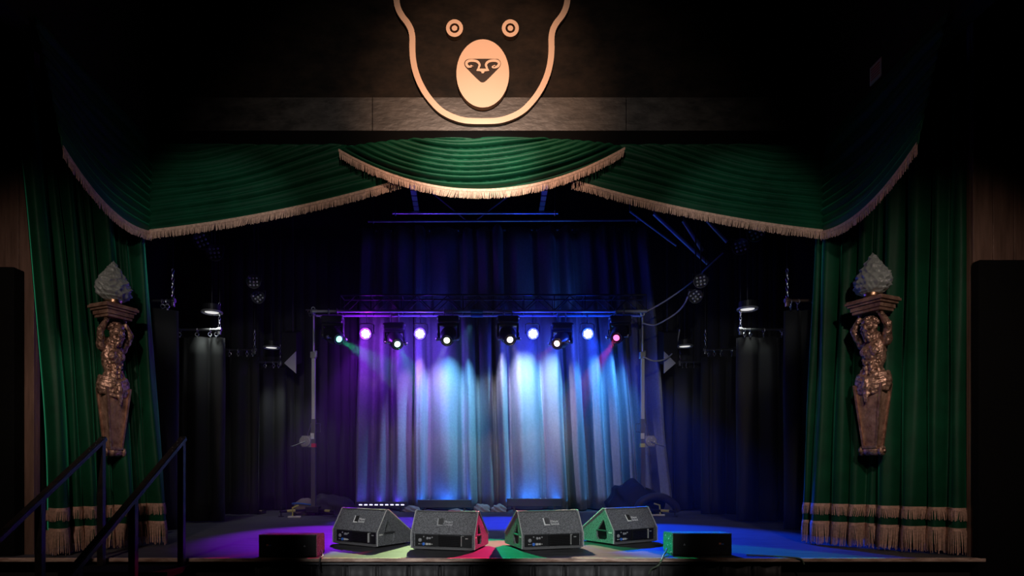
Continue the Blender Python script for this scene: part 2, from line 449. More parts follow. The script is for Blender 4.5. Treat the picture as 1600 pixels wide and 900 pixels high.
def pleated(name, mat_, inner, outer, ztop, zbot, cuts, depth, side, seed, warp=None, nz=26, pinch=.6, shape='round'):
    """a curtain hung on a line; cuts = pleat boundaries 0..1; returns object and fn(u, z)"""
    rnd = random.Random(seed)
    am = [rnd.uniform(.7, 1.2) for _ in cuts]
    sk = [rnd.uniform(-.25, .25) for _ in cuts]
    def prof(u):
        if shape == 'box':
            for i in range(len(cuts)-1):
                if u <= cuts[i+1] or i == len(cuts)-2:
                    t = min(1, max(0, (u-cuts[i])/(cuts[i+1]-cuts[i])))
                    q = max(0., min(1., sin(pi*t**(1+sk[i]))*1.5-.42))
                    return am[i]*q**.55*(1+.10*sin(t*9+i*2.3))
        for i in range(len(cuts)-1):
            if u <= cuts[i+1] or i == len(cuts)-2:
                t = min(1, max(0, (u-cuts[i])/(cuts[i+1]-cuts[i])))
                t2 = t**(1+sk[i])
                wd = (cuts[i+1]-cuts[i])*(len(cuts)-1)
                return am[i]*min(1.35, wd**.5)*(sin(pi*t2)**.62)*(1+.035*sin(t*13+i*2))
    def fn(u, z):
        t = (z-zbot)/(ztop-zbot)
        a, b = inner(t), outer(t)
        p = a.lerp(b, u)
        d = prof(u)*depth*(pinch+(1-pinch)*(1-t))*(1+.10*sin(z*1.7+u*21))
        p = p+side*d+(b-a).normalized()*.006*sin(z*2.3+u*40)
        p.z = z
        return p
    bm = NB(); grid(bm, lambda u, v: fn(u, zbot+(ztop-zbot)*v), (len(cuts)-1)*14, nz)
    o = bm_obj(name, bm, mat_, None, True); solid(o, .005, 0)
    return o, fn
def rcuts(n, seed, var=.45):
    rnd = random.Random(seed); w = [rnd.uniform(1-var, 1+var) for _ in range(n)]
    s = sum(w); c = [0]; 
    for x in w: c.append(c[-1]+x/s)
    return c
# green house legs
def leg(label, ib, it, ob, obT, pw, seed, n, side):
    inner = lambda t: Vector((ib.x+(it.x-ib.x)*t, ib.y+(it.y-ib.y)*t, 0))
    outer = lambda t: Vector((ob.x+(obT.x-ob.x)*max(0, t)**pw, ob.y+(obT.y-ob.y)*max(0, t), 0))
    o, fn = pleated('stage_curtain', M_VELVET, inner, outer, 4.6, .10, rcuts(n, seed, .6), .15, side, seed, pinch=.75)
    tag(o, label, 'curtain', 'green velvet stage curtains')
    for z, L, sd in ((.33, .115, 1), (.135, .235, 2)):
        zz = z+.115 if sd == 1 else z+.12
        path = [fn(i/320, zz)+side*.003 for i in range(321)]
        bmf = fringe_bm(path, L, seed+sd, out=side)
        f = bm_obj('fringe', bmf, M_FRINGE, o)
    return o, fn
sL = Vector((.72, -.69, 0)).normalized(); sR = Vector((-.74, -.67, 0)).normalized()
legR, fnR = leg('green velvet stage curtain right of the stage, behind the right sconce', Vector((3.60, 1.02, 0)), Vector((3.80, 1.02, 0)), Vector((4.62, 0.0, 0)), Vector((4.64, .0, 0)), 1, 21, 9, sR)
legL, fnL = leg('green velvet stage curtain left of the stage, gathered behind the left sconce and handrails', Vector((-3.50, 1.02, 0)), Vector((-3.83, 1.02, 0)), Vector((-4.10, .0, 0)), Vector((-4.45, -.02, 0)), 1.8, 22, 9, sL)

# backdrop
BY = 6.75
bpx = [556, 581, 611, 647, 670, 728, 750, 778, 801, 853, 890, 919, 952, 975, 996, 1018, 1046]
bx0, bx1 = P(bpx[0], 0, BY).x, P(bpx[-1], 0, BY).x
cuts = [(p-bpx[0])/(bpx[-1]-bpx[0]) for p in bpx]
# pleats split finer near the valleys
zT = P(0, 362, BY).z
o, _ = pleated('backdrop_curtain', M_BACK, lambda t: Vector((bx0+.10*t, BY, 0)), lambda t: Vector((bx1-.45*t, BY, 0)), zT, .03, cuts, .46, Vector((0, -1, 0)), 31, nz=20, pinch=.7, shape='box')
tag(o, 'tall pleated backdrop curtain glowing blue and violet behind the lighting truss', 'curtain')
hd = NB()
rnd = random.Random(4)
for i in range(44):
    x = bx0+.1+(bx1-bx0-.55)*i/43
    box(hd, x-.035, BY-.06, zT-.05, x+.035, BY-.045, zT+.05)
bm_obj('tie_tape', hd, M_DRAPE, o)['kind'] = 'stuff'
def drape(label, x0, x1, Y, ztop, n, seed, dep=.07, grp='black masking drapes', y2=None, M=M_DRAPE, zb=.02):
    o, fn = pleated('masking_drape', M, lambda t: Vector((x0, Y, 0)), lambda t: Vector((x1, Y if y2 is None else y2, 0)), ztop, zb, rcuts(n, seed, .6), dep, Vector((0, -1, 0)), seed, nz=10)
    tag(o, label, 'drape', grp); return o
drape('black drape at the back left, behind the left crank stand', -5.6, bx0+.05, BY+.12, 5.6, 16, 41)
drape('black drape at the back right, behind the right crank stand', bx1-.05, 6.2, BY+.12, 5.6, 14, 42)

# =====================================================================
# bear sign
# =====================================================================
def bz(pts, px2=True, sub=8): return smooth_path([(p[0], 0, p[1]) for p in pts], sub)
SYF = HY-.03
def S(px, py): p = P(px, py, SYF); return (p.x, p.z)
sign = thing('bear_sign', 'large spotlit pale bear head outline sign mounted above the stage opening', 'sign', (P(753, 0, SYF).x, SYF, 4.9))
inv = Vector((-sign.location.x, 0, -sign.location.z))
def plate(name, loops_px, y0, y1, m, parent=sign):
    loops = [[(S(*p)[0]+inv.x, S(*p)[1]+inv.z) for p in lp] for lp in loops_px]
    bm = NB(); extrude_xz(bm, loops, y0, y1)
    return bm_obj(name, bm, m, parent)
half = [(753, 190.5), (728, 189.5), (708, 184), (690, 174.5), (676, 161), (664, 145), (655, 128), (649, 111), (645.5, 93), (644.5, 76), (644.5, 60), (642, 47), (636, 36), (629, 27), (623, 16), (620, 4), (619, -12), (622, -32), (633, -52), (652, -66), (672, -70), (692, -66), (706, -56), (720, -68), (738, -76), (753, -78)]
sm = smooth_path([(x, 0, y) for x, y in half], 6)
full = [(v.x, v.z) for v in sm]+[(2*753-v.x, v.z) for v in reversed(sm[1:-1])]
def offs(poly, d):
    out = []; n = len(poly)
    for i in range(n):
        a, b = poly[i-1], poly[(i+1) % n]
        t = Vector((b[0]-a[0], b[1]-a[1])).normalized()
        out.append((poly[i][0]+t.y*d, poly[i][1]-t.x*d))
    return out
plate('outline', [offs(full, -4.6), offs(full, 4.6)], -.015, .045, M_SIGN)
def ell(cx, cy, rx, ry, n=48): return [(cx+rx*cos(2*pi*k/n), cy+ry*sin(2*pi*k/n)) for k in range(n)]
for ex in (710.3, 797.3):
    e = plate('eye', [ell(ex, 45.5, 13.2, 13.6), ell(ex, 45.5, 7.6, 7.6)], -.015, .045, M_SIGN)
    plate('pupil', [ell(ex, 45.5, 4.3, 4.3)], -.015, .045, M_SIGN, e)
plate('muzzle', [ell(754.3, 117.5, 41, 53, 80)], -.03, .045, M_SIGN)
M_NOSE = mat('dark_nose', (.022, .012, .008), .7)
nl = [(735, 95.2), (773, 95.2), (779, 96.5), (782.3, 101), (781.5, 106), (777, 111.5), (760, 128.5), (754, 131.5), (748, 128.5), (731, 111.5), (726.5, 106), (725.7, 101), (729, 96.5)]
plate('nose', [[(v.x, v.z) for v in smooth_path([(x, 0, y) for x, y in nl+[nl[0]]], 5)[:-1]]], -.034, -.03, M_NOSE)
def stroke(pts, wpx, taper=True):
    sp = smooth_path([(x, 0, y) for x, y in pts], 6); L, R = [], []
    n = len(sp)
    for i, p in enumerate(sp):
        t = (sp[min(i+1, n-1)]-sp[max(i-1, 0)]).normalized()
        ww = wpx*(1 if not taper else (.75+.4*sin(pi*i/(n-1))))
        L.append((p.x+t.z*ww/2, p.z-t.x*ww/2)); R.append((p.x-t.z*ww/2, p.z+t.x*ww/2))
    return L+R[::-1]
sc = [(737.5, 106.5), (740.5, 107.8), (740, 104.4), (736, 103), (731.2, 105), (729.3, 102.2), (732, 99), (738, 98.4), (745, 100), (749.5, 104), (748.2, 109), (750, 113.2)]
sc = [(735, 106.2), (738.8, 108.2), (737, 108.8), (731.5, 107.5), (728.8, 103), (731.5, 99.3), (738, 98.3), (745.5, 100), (749.3, 104.5), (748.2, 109), (747, 113.2)]
for mir in (0, 1):
    pts = [(1508.6-x, y) if mir else (x, y) for x, y in sc]
    s = stroke(pts, 3.6)
    plate('nostril_scroll', [s], -.039, -.034, M_SIGN)
plate('nostril_bridge', [[(745.5, 111), (763, 111), (764.3, 114.3), (757, 115.3), (756, 118.2), (752.6, 118.2), (751.6, 115.3), (744.3, 114.3)]], -.0395, -.034, M_SIGN)
# small notice plate on the right return
nt_ = thing('notice_plate', 'small dim notice plate with printed lines high on the right fascia return', 'sign', (XR-.001, (3.7*F/(1370-VX))+CY, P(0, 112, 3.7*F/620+CY).z))
bm = NB(); box(bm, -.012, -.085, -.085, 0, .085, .085, .003); bm_obj('plate', bm, mat('dull_white_plate', (.7, .7, .68), .6), nt_)
for i in range(5):
    bm = NB(); box(bm, -.0145, -.062, -.05+i*.024, -.0118, .062, -.043+i*.024); bm_obj('printed_line', bm, mat('red_print', (.7, .02, .03), .6), nt_)

# =====================================================================
# sconces: bearded atlas figures holding flame lamps
# =====================================================================
def cap_(bm, a, b, ra, rb, n=10):
    a, b = Vector(a), Vector(b); k = 7
    tube(bm, [a.lerp(b, i/(k-1)) for i in range(k)], 0, n, radii=[ra+(rb-ra)*i/(k-1) for i in range(k)])
    ball(bm, a, ra, sub=2); ball(bm, b, rb, sub=2)
def muscle(bm, c, r, s, rot=(0, 0, 0)):
    from mathutils import Euler
    ball(bm, c, r, *s, sub=2, M=Euler(rot).to_matrix().to_4x4())
def figure_mesh():
    bm = NB(); rnd = random.Random(2)
    # torso column: hips to shoulders, twisting slightly
    ball(bm, (0, -.01, .84), .15, 1.08, .72, .75)
    ball(bm, (.01, -.015, .95), .125, 1.0, .72, .95)
    ball(bm, (.015, -.02, 1.08), .15, 1.05, .74, .95)
    ball(bm, (.015, 0, 1.16), .15, 1.25, .66, .5)
    # abdominals, ribs, pectorals
    for r, z in enumerate((.85, .905, .96)):
        for s in (-1, 1): muscle(bm, (.005+s*.032, -.105-.006*r, z), .034, (.95, .6, .8))
    for s in (-1, 1):
        muscle(bm, (.015+s*.062, -.105, 1.085), .068, (1.0, .55, .78), (0, s*.25, 0))
        for i in range(4): muscle(bm, (.01+s*(.088+.004*i), -.07, .93+.035*i), .036, (.55, .7, .38), (0, s*.5, 0))
        muscle(bm, (.01+s*.115, -.01, 1.03), .06, (.6, .9, 1.5))
        # obliques
        muscle(bm, (s*.105, -.05, .87), .05, (.7, .8, 1.1))
        # shoulder and raised arm
        sh = Vector((.015+s*.165, -.01, 1.19)); el = Vector((.01+s*.225, -.075, 1.33)); wr = Vector((s*.135, -.06, 1.46))
        ball(bm, sh, .066, 1, .95, 1.05)
        cap_(bm, sh, el, .058, .045); muscle(bm, sh.lerp(el, .5)+Vector((s*.008, -.012, 0)), .055, (.85, .8, 1.2), (0, s*.45, 0))
        cap_(bm, el, wr, .046, .03); muscle(bm, el.lerp(wr, .35), .048, (.8, .8, 1.3), (0, -s*.6, 0))
        # palm against the plinth underside and four fingers plus thumb
        muscle(bm, wr+Vector((-s*.012, -.01, .03)), .035, (1, .8, 1.0))
        for k in range(4):
            b0 = wr+Vector((s*(.018-.016*k), -.035, .035)); L = (.05, .06, .058, .045)[k]
            cap_(bm, b0, b0+Vector((0, -.022, L*.55)), .0105, .0095, 6)
            cap_(bm, b0+Vector((0, -.022, L*.55)), b0+Vector((0, -.008, L)), .0095, .008, 6)
        cap_(bm, wr+Vector((-s*.03, -.02, .015)), wr+Vector((-s*.06, -.04, .045)), .012, .009, 6)
        # trapezius
        muscle(bm, (.01+s*.075, 0, 1.24), .06, (1.2, .8, .7), (0, s*.5, 0))
    # neck, head bowed forward
    bm.verts.ensure_lookup_table(); n0 = len(bm.verts)
    cap_(bm, (.01, -.02, 1.2), (.01, -.055, 1.29), .06, .055)
    ball(bm, (.01, -.085, 1.335), .082, .86, 1.0, 1.12, sub=3)
    # brow, nose, cheeks, eyes, mouth, ears
    for s in (-1, 1):
        muscle(bm, (.01+s*.03, -.158, 1.352), .018, (1.3, .6, .5), (0, -s*.2, 0))
        ball(bm, (.01+s*.029, -.152, 1.337), .011)
        muscle(bm, (.01+s*.04, -.142, 1.313), .021, (1, .8, .9))
        muscle(bm, (.01+s*.073, -.085, 1.33), .02, (.5, .7, 1.1))
        muscle(bm, (.01+s*.018, -.163, 1.293), .015, (1.6, .7, .55), (0, s*.35, 0))   # moustache
    muscle(bm, (.01, -.17, 1.325), .015, (.75, 1, 1.5), (-.25, 0, 0))
    muscle(bm, (.01, -.157, 1.281), .012, (1.3, .6, .5))
    # curly hair and beard
    for i in range(70):
        a = rnd.uniform(-pi, pi); e = rnd.uniform(.15, 1.3)
        p = Vector((.01+.078*cos(a)*cos(e), -.075+.078*sin(a)*cos(e), 1.352+.088*sin(e)))
        if p.y < -.13 and p.z < 1.385: continue
        ball(bm, p, rnd.uniform(.014, .021), sub=1)
    for i in range(46):
        t = rnd.uniform(0, 1); a = rnd.uniform(-1.25, 1.25)
        r = .066*(1-t*.55)
        p = Vector((.01+r*sin(a), -.09-r*cos(a)*.95, 1.29-.10*t))
        ball(bm, p, rnd.uniform(.013, .019), sub=1)
    for v in list(bm.verts)[n0:]: v.co.x = .01+(v.co.x-.01)*1.3; v.co.y = -.03+(v.co.y+.03)*1.2
    return bm
def cloth_mesh_():
    bm = NB(); rnd = random.Random(6)
    # rolled loin cloth round the hips with a central knot and a hanging tail
    for k, (z, R, r) in enumerate(((.80, .185, .026), (.765, .198, .028), (.728, .205, .028), (.69, .203, .026), (.66, .195, .022))):
        pts = []
        for i in range(33):
            a = pi*2*i/32
            droop = .045*abs(cos(a))-.02*k*(.3 if sin(a) < 0 else 0)
            pts.append((R*cos(a), -.01+R*.62*sin(a), z+droop+.006*sin(5*a+k)))
        tube(bm, pts, r, 8)
    ball(bm, (0, -.01, .73), .185, 1, .62, .5)
    ball(bm, (0, -.145, .765), .04, 1, .8, 1)
    for s in (-1, 0, 1):
        tube(bm, [(0+s*.012, -.15, .76), (s*.024, -.165, .70), (s*.02+.004, -.158, .63), (s*.012, -.15, .565-.02*abs(s))], .017, 6, radii=[.018, .02, .019, .008])
    return bm
def bake_remesh(bm, vox, it, mirror=False, disp=0):
    me = bpy.data.meshes.new('tmp'); bm.to_mesh(me); bm.free()
    o = bpy.data.objects.new('tmp', me); COL.objects.link(o)
    m = o.modifiers.new('r', 'REMESH'); m.mode = 'VOXEL'; m.voxel_size = vox; m.use_smooth_shade = True
    s = o.modifiers.new('s', 'SMOOTH'); s.iterations = it; s.factor = .5
    if disp:
        tx = bpy.data.textures.new('carve', 'CLOUDS'); tx.noise_scale = .028
        d = o.modifiers.new('d', 'DISPLACE'); d.texture = tx; d.strength = disp; d.mid_level = .5
    bpy.context.view_layer.update()
    dg = bpy.context.evaluated_depsgraph_get()
    out = bpy.data.meshes.new_from_object(o.evaluated_get(dg))
    bpy.data.objects.remove(o)
    if mirror:
        out.transform(Matrix.Diagonal((-1, 1, 1, 1))); out.flip_normals()
    for p in out.polygons: p.use_smooth = True
    return out
def mesh_child(name, me, m, parent):
    me.materials.clear(); me.materials.append(m)
    o = bpy.data.objects.new(name, me); COL.objects.link(o); o.parent = parent; return o

def flame_bm(seed):
    bm = NB(); n, k = 96, 80
    prof = [(0, .095), (.04, .125), (.10, .165), (.20, .192), (.32, .198), (.45, .178), (.6, .135), (.75, .088), (.88, .045), (1, .004)]
    def R(t):
        for (a, ra), (b, rb) in zip(prof, prof[1:]):
            if t <= b: 
                f = (t-a)/(b-a); f = f*f*(3-2*f); return ra+(rb-ra)*f
        return .004
    vs = []
    for j in range(k+1):
        t = j/k; row = []
        for i in range(n):
            a = 2*pi*i/n
            # licking tongues: ridges that curl upward round the shade
            w1 = sin(4.5*a*1+2.2*sin(7*t+a+seed)); w1 = sin(5*a+2.4*sin(8*t+a+seed)); w2 = sin(9*a-2.0*sin(10*t+2*a+seed))
            ridge = (1-abs(w1))**2*.9+(1-abs(w2))**2*.5
            r = .93*R(t)*(1+.15*(ridge-.5)*(1 if t > .05 else t/.05))+.006*sin(14*t*pi+3*a)*(t > .1)*(t < .93)
            row.append(bm.verts.new((r*cos(a), r*.78*sin(a), t*.445)))
        vs.append(row)
    for j in range(k):
        for i in range(n): bm.faces.new((vs[j][i], vs[j][(i+1) % n], vs[j+1][(i+1) % n], vs[j+1][i]))
    bm.faces.new(vs[0]); bm.faces.new(vs[-1])
    return bm
def sconce(label, loc, rz, mirror, sc_):
    t = thing('atlas_sconce', label, 'sconce', loc, rz, 'bronze figure sconces')
    # scroll foot
    bm = NB()
    Mx = Matrix.Rotation(pi/2, 4, 'Y')
    lathe(bm, [(.03, -.155), (.05, -.15), (.055, -.12), (.04, -.11), (.04, -.085), (.052, -.07), (.048, 0), (.052, .07), (.04, .085), (.04, .11), (.055, .12), (.05, .15), (.03, .155)], 20, Matrix.Translation((0, -.03, .045)) @ Mx)
    for s in (-1, 1): ball(bm, (s*.162, -.03, .045), .022, sub=2)
    bm_obj('scroll_foot', bm, M_BRONZE, t, True)
    # tapering pedestal: core with raised borders
    def taper(bm, x0b, x1b, x0t, x1t, y0b, y1b, y0t, y1t, z0, z1):
        a = [bm.verts.new(p) for p in ((x0b, y0b, z0), (x1b, y0b, z0), (x1b, y1b, z0), (x0b, y1b, z0))]
        b = [bm.verts.new(p) for p in ((x0t, y0t, z1), (x1t, y0t, z1), (x1t, y1t, z1), (x0t, y1t, z1))]
        bm.faces.new(a); bm.faces.new(b)
        for i in range(4): bm.faces.new((a[i], a[(i+1) % 4], b[(i+1) % 4], b[i]))
    bm = NB(); taper(bm, -.075, .075, -.165, .165, -.065, .06, -.115, .09, .075, .74); bm_obj('pedestal_core', bm, M_BRONZEDK, t)
    bm = NB()
    for s in (-1, 1):
        taper(bm, *sorted((s*.072, s*.096)), *sorted((s*.162, s*.192)), -.082, -.06, -.135, -.11, .07, .74)
        taper(bm, *sorted((s*.072, s*.09)), *sorted((s*.162, s*.182)), .045, .07, .08, .10, .07, .74)
    box(bm, -.098, -.088, .07, .098, .07, .10, .004)
    bm_obj('pedestal_border', bm, mat('bronze_border', (.30, .16, .11), .42, .7, bump=.6, bscale=30, color2=(.70, .44, .33), vscale=14), t)
    mesh_child('loin_cloth', bake_remesh(cloth_mesh_(), .008, 1, mirror, .006), M_BRONZE, t)
    mesh_child('figure', bake_remesh(figure_mesh(), .0058, 1, mirror, .011), M_BRONZE, t)
    # moulded plinth
    bm = NB()
    for hw, hd_, z0, z1 in ((.185, .135, 1.485, 1.515), (.20, .15, 1.515, 1.56), (.225, .17, 1.56, 1.585), (.25, .19, 1.585, 1.615), (.235, .178, 1.615, 1.63)):
        box(bm, -hw, -hd_-.02, z0, hw, hd_-.02, z1, .005)
    bm_obj('plinth', bm, M_BRONZEDK, t)
    bm = NB(); lathe(bm, [(.12, 1.63), (.125, 1.645), (.105, 1.655), (.095, 1.67), (.108, 1.685), (.10, 1.70)], 28, Matrix.Translation((0, -.02, 0)))
    bm_obj('brass_collar', bm, M_BRASS, t, True)
    fl = bm_obj('flame_shade', flame_bm(1 if mirror else 4), M_FLAME, t, True, (0, -.02, 1.68)); fl['label'] = 'frosted glass flame'
    bm = NB(); box(bm, -.05, .05, 1.2, .05, .30, 1.3); bm_obj('mounting_bracket', bm, M_DARKMETAL, t)
    bm = NB(); box(bm, -.05, .05, .35, .05, .30, .43); bm_obj('mounting_bracket', bm, M_DARKMETAL, t)
    t.scale = sc_
    fl.scale = (.94/sc_[0], .90/sc_[1], 1.0)
    return t
def sc_loc(px, d, pybot): return ((px-VX)*d/F, d+CY, CZ-(pybot-VY)*d/F)
sconce('bronze bearded figure holding a frosted glass flame, right side of the stage', sc_loc(1365, 6.10, 711), radians(-66), False, (.76, .80, .955))
sconce('bronze bearded figure holding a frosted glass flame, left side of the stage', sc_loc(176, 6.15, 713), radians(66), True, (.70, .76, .93))

# =====================================================================
# stage monitors and small cabinets
# =====================================================================
def text_obj(name, s, size, m, parent, M):
    bm = text_bm(s, size, .0012); bmesh.ops.transform(bm, matrix=M, verts=bm.verts)
    return bm_obj(name, bm, m, parent)
def frame_on_slope(p0, ex, ez):
    ex = Vector(ex).normalized(); ez = Vector(ez).normalized(); en = ex.cross(ez)
    return Matrix(((ex.x, ez.x, en.x, p0[0]), (ex.y, ez.y, en.y, p0[1]), (ex.z, ez.z, en.z, p0[2]), (0, 0, 0, 1)))
def wedge(label, FL, FR, logo):
    FL, FR = Vector(FL), Vector(FR)
    ang = math.atan2(FR.y-FL.y, FR.x-FL.x); mid = (FL+FR)/2
    t = thing('stage_monitor', label, 'speaker', (mid.x, mid.y, 0), ang, 'wedge monitors at the stage front')
    W2, D = .335, .54
    zf, zr, yr = .165, .39, .135
    prof = [(0, .02), (0, zf), (yr, zr), (yr+.03, zr+.003), (D, .135), (D, .02)]
    # body: slightly narrower core, panel recessed at the front
    bm = NB(); prism(bm, [(.03, .02), (.03, zf-.004), (.012, zf), (yr+.004, zr-.006), (yr+.03, zr-.004), (D-.006, .135), (D-.006, .02)], -W2+.02, W2-.02)
    b = bm_obj('cabinet', bm, M_CAB, t)
    # side cheeks with triangular handle recesses
    for s in (-1, 1):
        bm = NB(); x0, x1 = sorted((s*(W2-.022), s*W2))
        hole = [(.10, .075), (.135, .052), (.235, .052), (.26, .08), (.262, .14), (.16, .27), (.145, .262), (.105, .15)]
        hole = [(y*1.0, z) for y, z in hole]
        loops = [prof, hole]
        L2 = [[Vector((y, z, 0)) for y, z in lp] for lp in loops]
        tri = tessellate_polygon(L2); fl = [v for lp in L2 for v in lp]
        A = [bm.verts.new((x0, v.x, v.y)) for v in fl]; B = [bm.verts.new((x1, v.x, v.y)) for v in fl]
        for a_, b_, c_ in tri: bm.faces.new((A[a_], A[b_], A[c_])); bm.faces.new((B[a_], B[b_], B[c_]))
        k = 0
        for lp in loops:
            n = len(lp)
            for i in range(n): bm.faces.new((A[k+i], A[k+(i+1) % n], B[k+(i+1) % n], B[k+i]))
            k += n
        ck = bm_obj('cheek', bm, M_CAB, t)
        bm = NB(); xs = s*(W2-.012)
        box(bm, xs-.016, .095, .142, xs+.016, .27, .158, .006)
        bm_obj('handle', bm, M_PLASTIC, ck)
        bm = NB(); box(bm, *sorted((s*(W2-.0215), s*(W2-.019)))[:1], .09, .05, s*(W2-.0205) if s > 0 else -W2+.0215, .27, .275)
        bm_obj('handle_recess', bm, M_AMP, ck)
        bm = NB(); box(bm, *( (W2-.001, .025, .128, W2+.003, .075, .142) if s > 0 else (-W2-.003, .025, .128, -W2+.001, .075, .142)), .001)
        bm_obj('badge', bm, M_WHITE, ck)
        # worn edge
        bm = NB(); e = [(0, .02), (0, zf), (yr, zr), (yr+.03, zr+.003), (D, .135)]
        tube(bm, [(s*(W2+.001), y-.001, z) for y, z in e], .0055, 6); bm_obj('worn_edge', bm, M_RIM, t)
    bm = NB(); box(bm, -W2+.02, 0, .012, W2-.02, .03, .034, .003); tube(bm, [(-W2, -.001, .034), (W2, -.001, .034)], .003, 6)
    bm_obj('bottom_rail', bm, M_CABEDGE, t)
    bm = NB(); box(bm, -W2+.02, yr-.012, zr-.012, W2-.02, yr+.035, zr+.004, .003); bm_obj('top_rail', bm, M_CABEDGE, t)
    # rubber skids
    for x in (-.25, .25):
        bm = NB(); box(bm, x-.03, .03, 0, x+.03, D-.05, .02); bm_obj('foot', bm, M_PLASTIC, t)
    # amplifier panel
    bm = NB(); box(bm, -W2+.035, .020, .038, W2-.035, .031, zf-.008, .002); ap = bm_obj('amplifier_panel', bm, M_AMP, t)
    bm = NB(); box(bm, -.045, .004, .046, .185, .022, .150, .006)
    for i in range(11): box(bm, -.04, -.003, .052+i*.0088, .18, .006, .056+i*.0088)
    bm_obj('heat_sink', bm, mat('heat_sink_black', (.018, .018, .02), .3, .4), ap)
    bm = NB()
    for x, z, r in ((-.245, .10, .020), (-.205, .135, .008), (-.165, .12, .014), (-.14, .12, .012), (-.115, .13, .008)):
        lathe(bm, [(r, 0), (r*.8, .008), (r*.3, .01)], 14, Matrix.Translation((x, .02, z)) @ Matrix.Rotation(pi/2, 4, 'X'))
    bm_obj('dial', bm, mat('dial_grey', (.32, .32, .33), .35), ap)
    bm = NB(); lathe(bm, [(.015, 0), (.015, .008), (.006, .010)], 16, Matrix.Translation((-.205, .02, .062)) @ Matrix.Rotation(pi/2, 4, 'X'))
    bm_obj('power_connector', bm, M_BLUE, ap)['label'] = 'blue power connector'
    for x, w_ in ((-.255, .006), (-.235, .004), (-.17, .014), (-.14, .012), (-.115, .005)):
        bm = NB(); box(bm, x-w_, .014, .062-w_*.8, x+w_, .021, .062+w_*.8, .002); bm_obj('socket', bm, mat('socket_white', (.55, .55, .53), .4), ap)
    bm = NB(); box(bm, .235, .015, .122, .262, .021, .130, .001); box(bm, .195, -.002, .05, .200, .02, .15, .001); box(bm, .195, .012, .148, .22, .02, .152, .001)
    bm_obj('maker_plate', bm, mat('plate_silver', (.5, .5, .48), .4), ap)
    # logo on the sloping grille
    up = Vector((0, yr, zr-zf)).normalized()
    def on(x, s_): p = Vector((x, 0, zf))+up*s_; n_ = Vector((0, -up.z, up.y)); return p-Vector((0, 0, 0))+n_*.0115*0+n_*-.0
    nrm = Vector((0, -up.z, up.y))
    base = Vector((0, .012*up.z, zf))
    def FM(x, s_): return frame_on_slope(Vector((x, 0.0, zf))+up*s_+nrm*.0015, (1, 0, 0), up)
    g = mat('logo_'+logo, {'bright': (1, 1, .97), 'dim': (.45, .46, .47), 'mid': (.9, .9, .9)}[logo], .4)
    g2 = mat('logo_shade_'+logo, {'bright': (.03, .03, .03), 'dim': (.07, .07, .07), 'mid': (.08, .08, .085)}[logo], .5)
    bm = NB(); extrude_l = [(0, 0), (.062, 0), (.058, .010), (.013, .012), (.006, .082), (-.006, .082)]
    a = [bm.verts.new((x, y, 0)) for x, y in extrude_l]; c = [bm.verts.new((x, y, .002)) for x, y in extrude_l]
    bm.faces.new(a); bm.faces.new(c)
    for i in range(6): bm.faces.new((a[i], a[(i+1) % 6], c[(i+1) % 6], c[i]))
    bmesh.ops.transform(bm, matrix=FM(-.075, .095), verts=bm.verts)
    lg = bm_obj('logo', bm, g, t)
    bm = NB(); box(bm, .012, .014, 0, .060, .08, .0015); bmesh.ops.transform(bm, matrix=FM(-.075, .095), verts=bm.verts)
    bm_obj('logo_square', bm, g2, lg)
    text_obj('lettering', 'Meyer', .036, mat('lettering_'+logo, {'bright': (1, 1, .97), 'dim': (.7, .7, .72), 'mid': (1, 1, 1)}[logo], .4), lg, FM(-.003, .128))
    text_obj('lettering', 'Sound', .036, MATS['lettering_'+logo], lg, FM(-.003, .098))
    return t
wedge('angled grey wedge monitor with the brightest logo, leftmost of the four', (-1.61, .90, 0), (-1.06, .52, 0), 'bright')
wedge('grey wedge monitor whose cheek is lit pink, left of centre', (-.706, .415, 0), (-.048, .236, 0), 'dim')
wedge('grey wedge monitor whose near cheek is lit bright green, right of centre', (.412, .30, 0), (1.07, .49, 0), 'mid')
wedge('angled grey wedge monitor in front of the black cloth heap, rightmost of the four', (1.428, .73, 0), (1.99, 1.08, 0), 'bright')

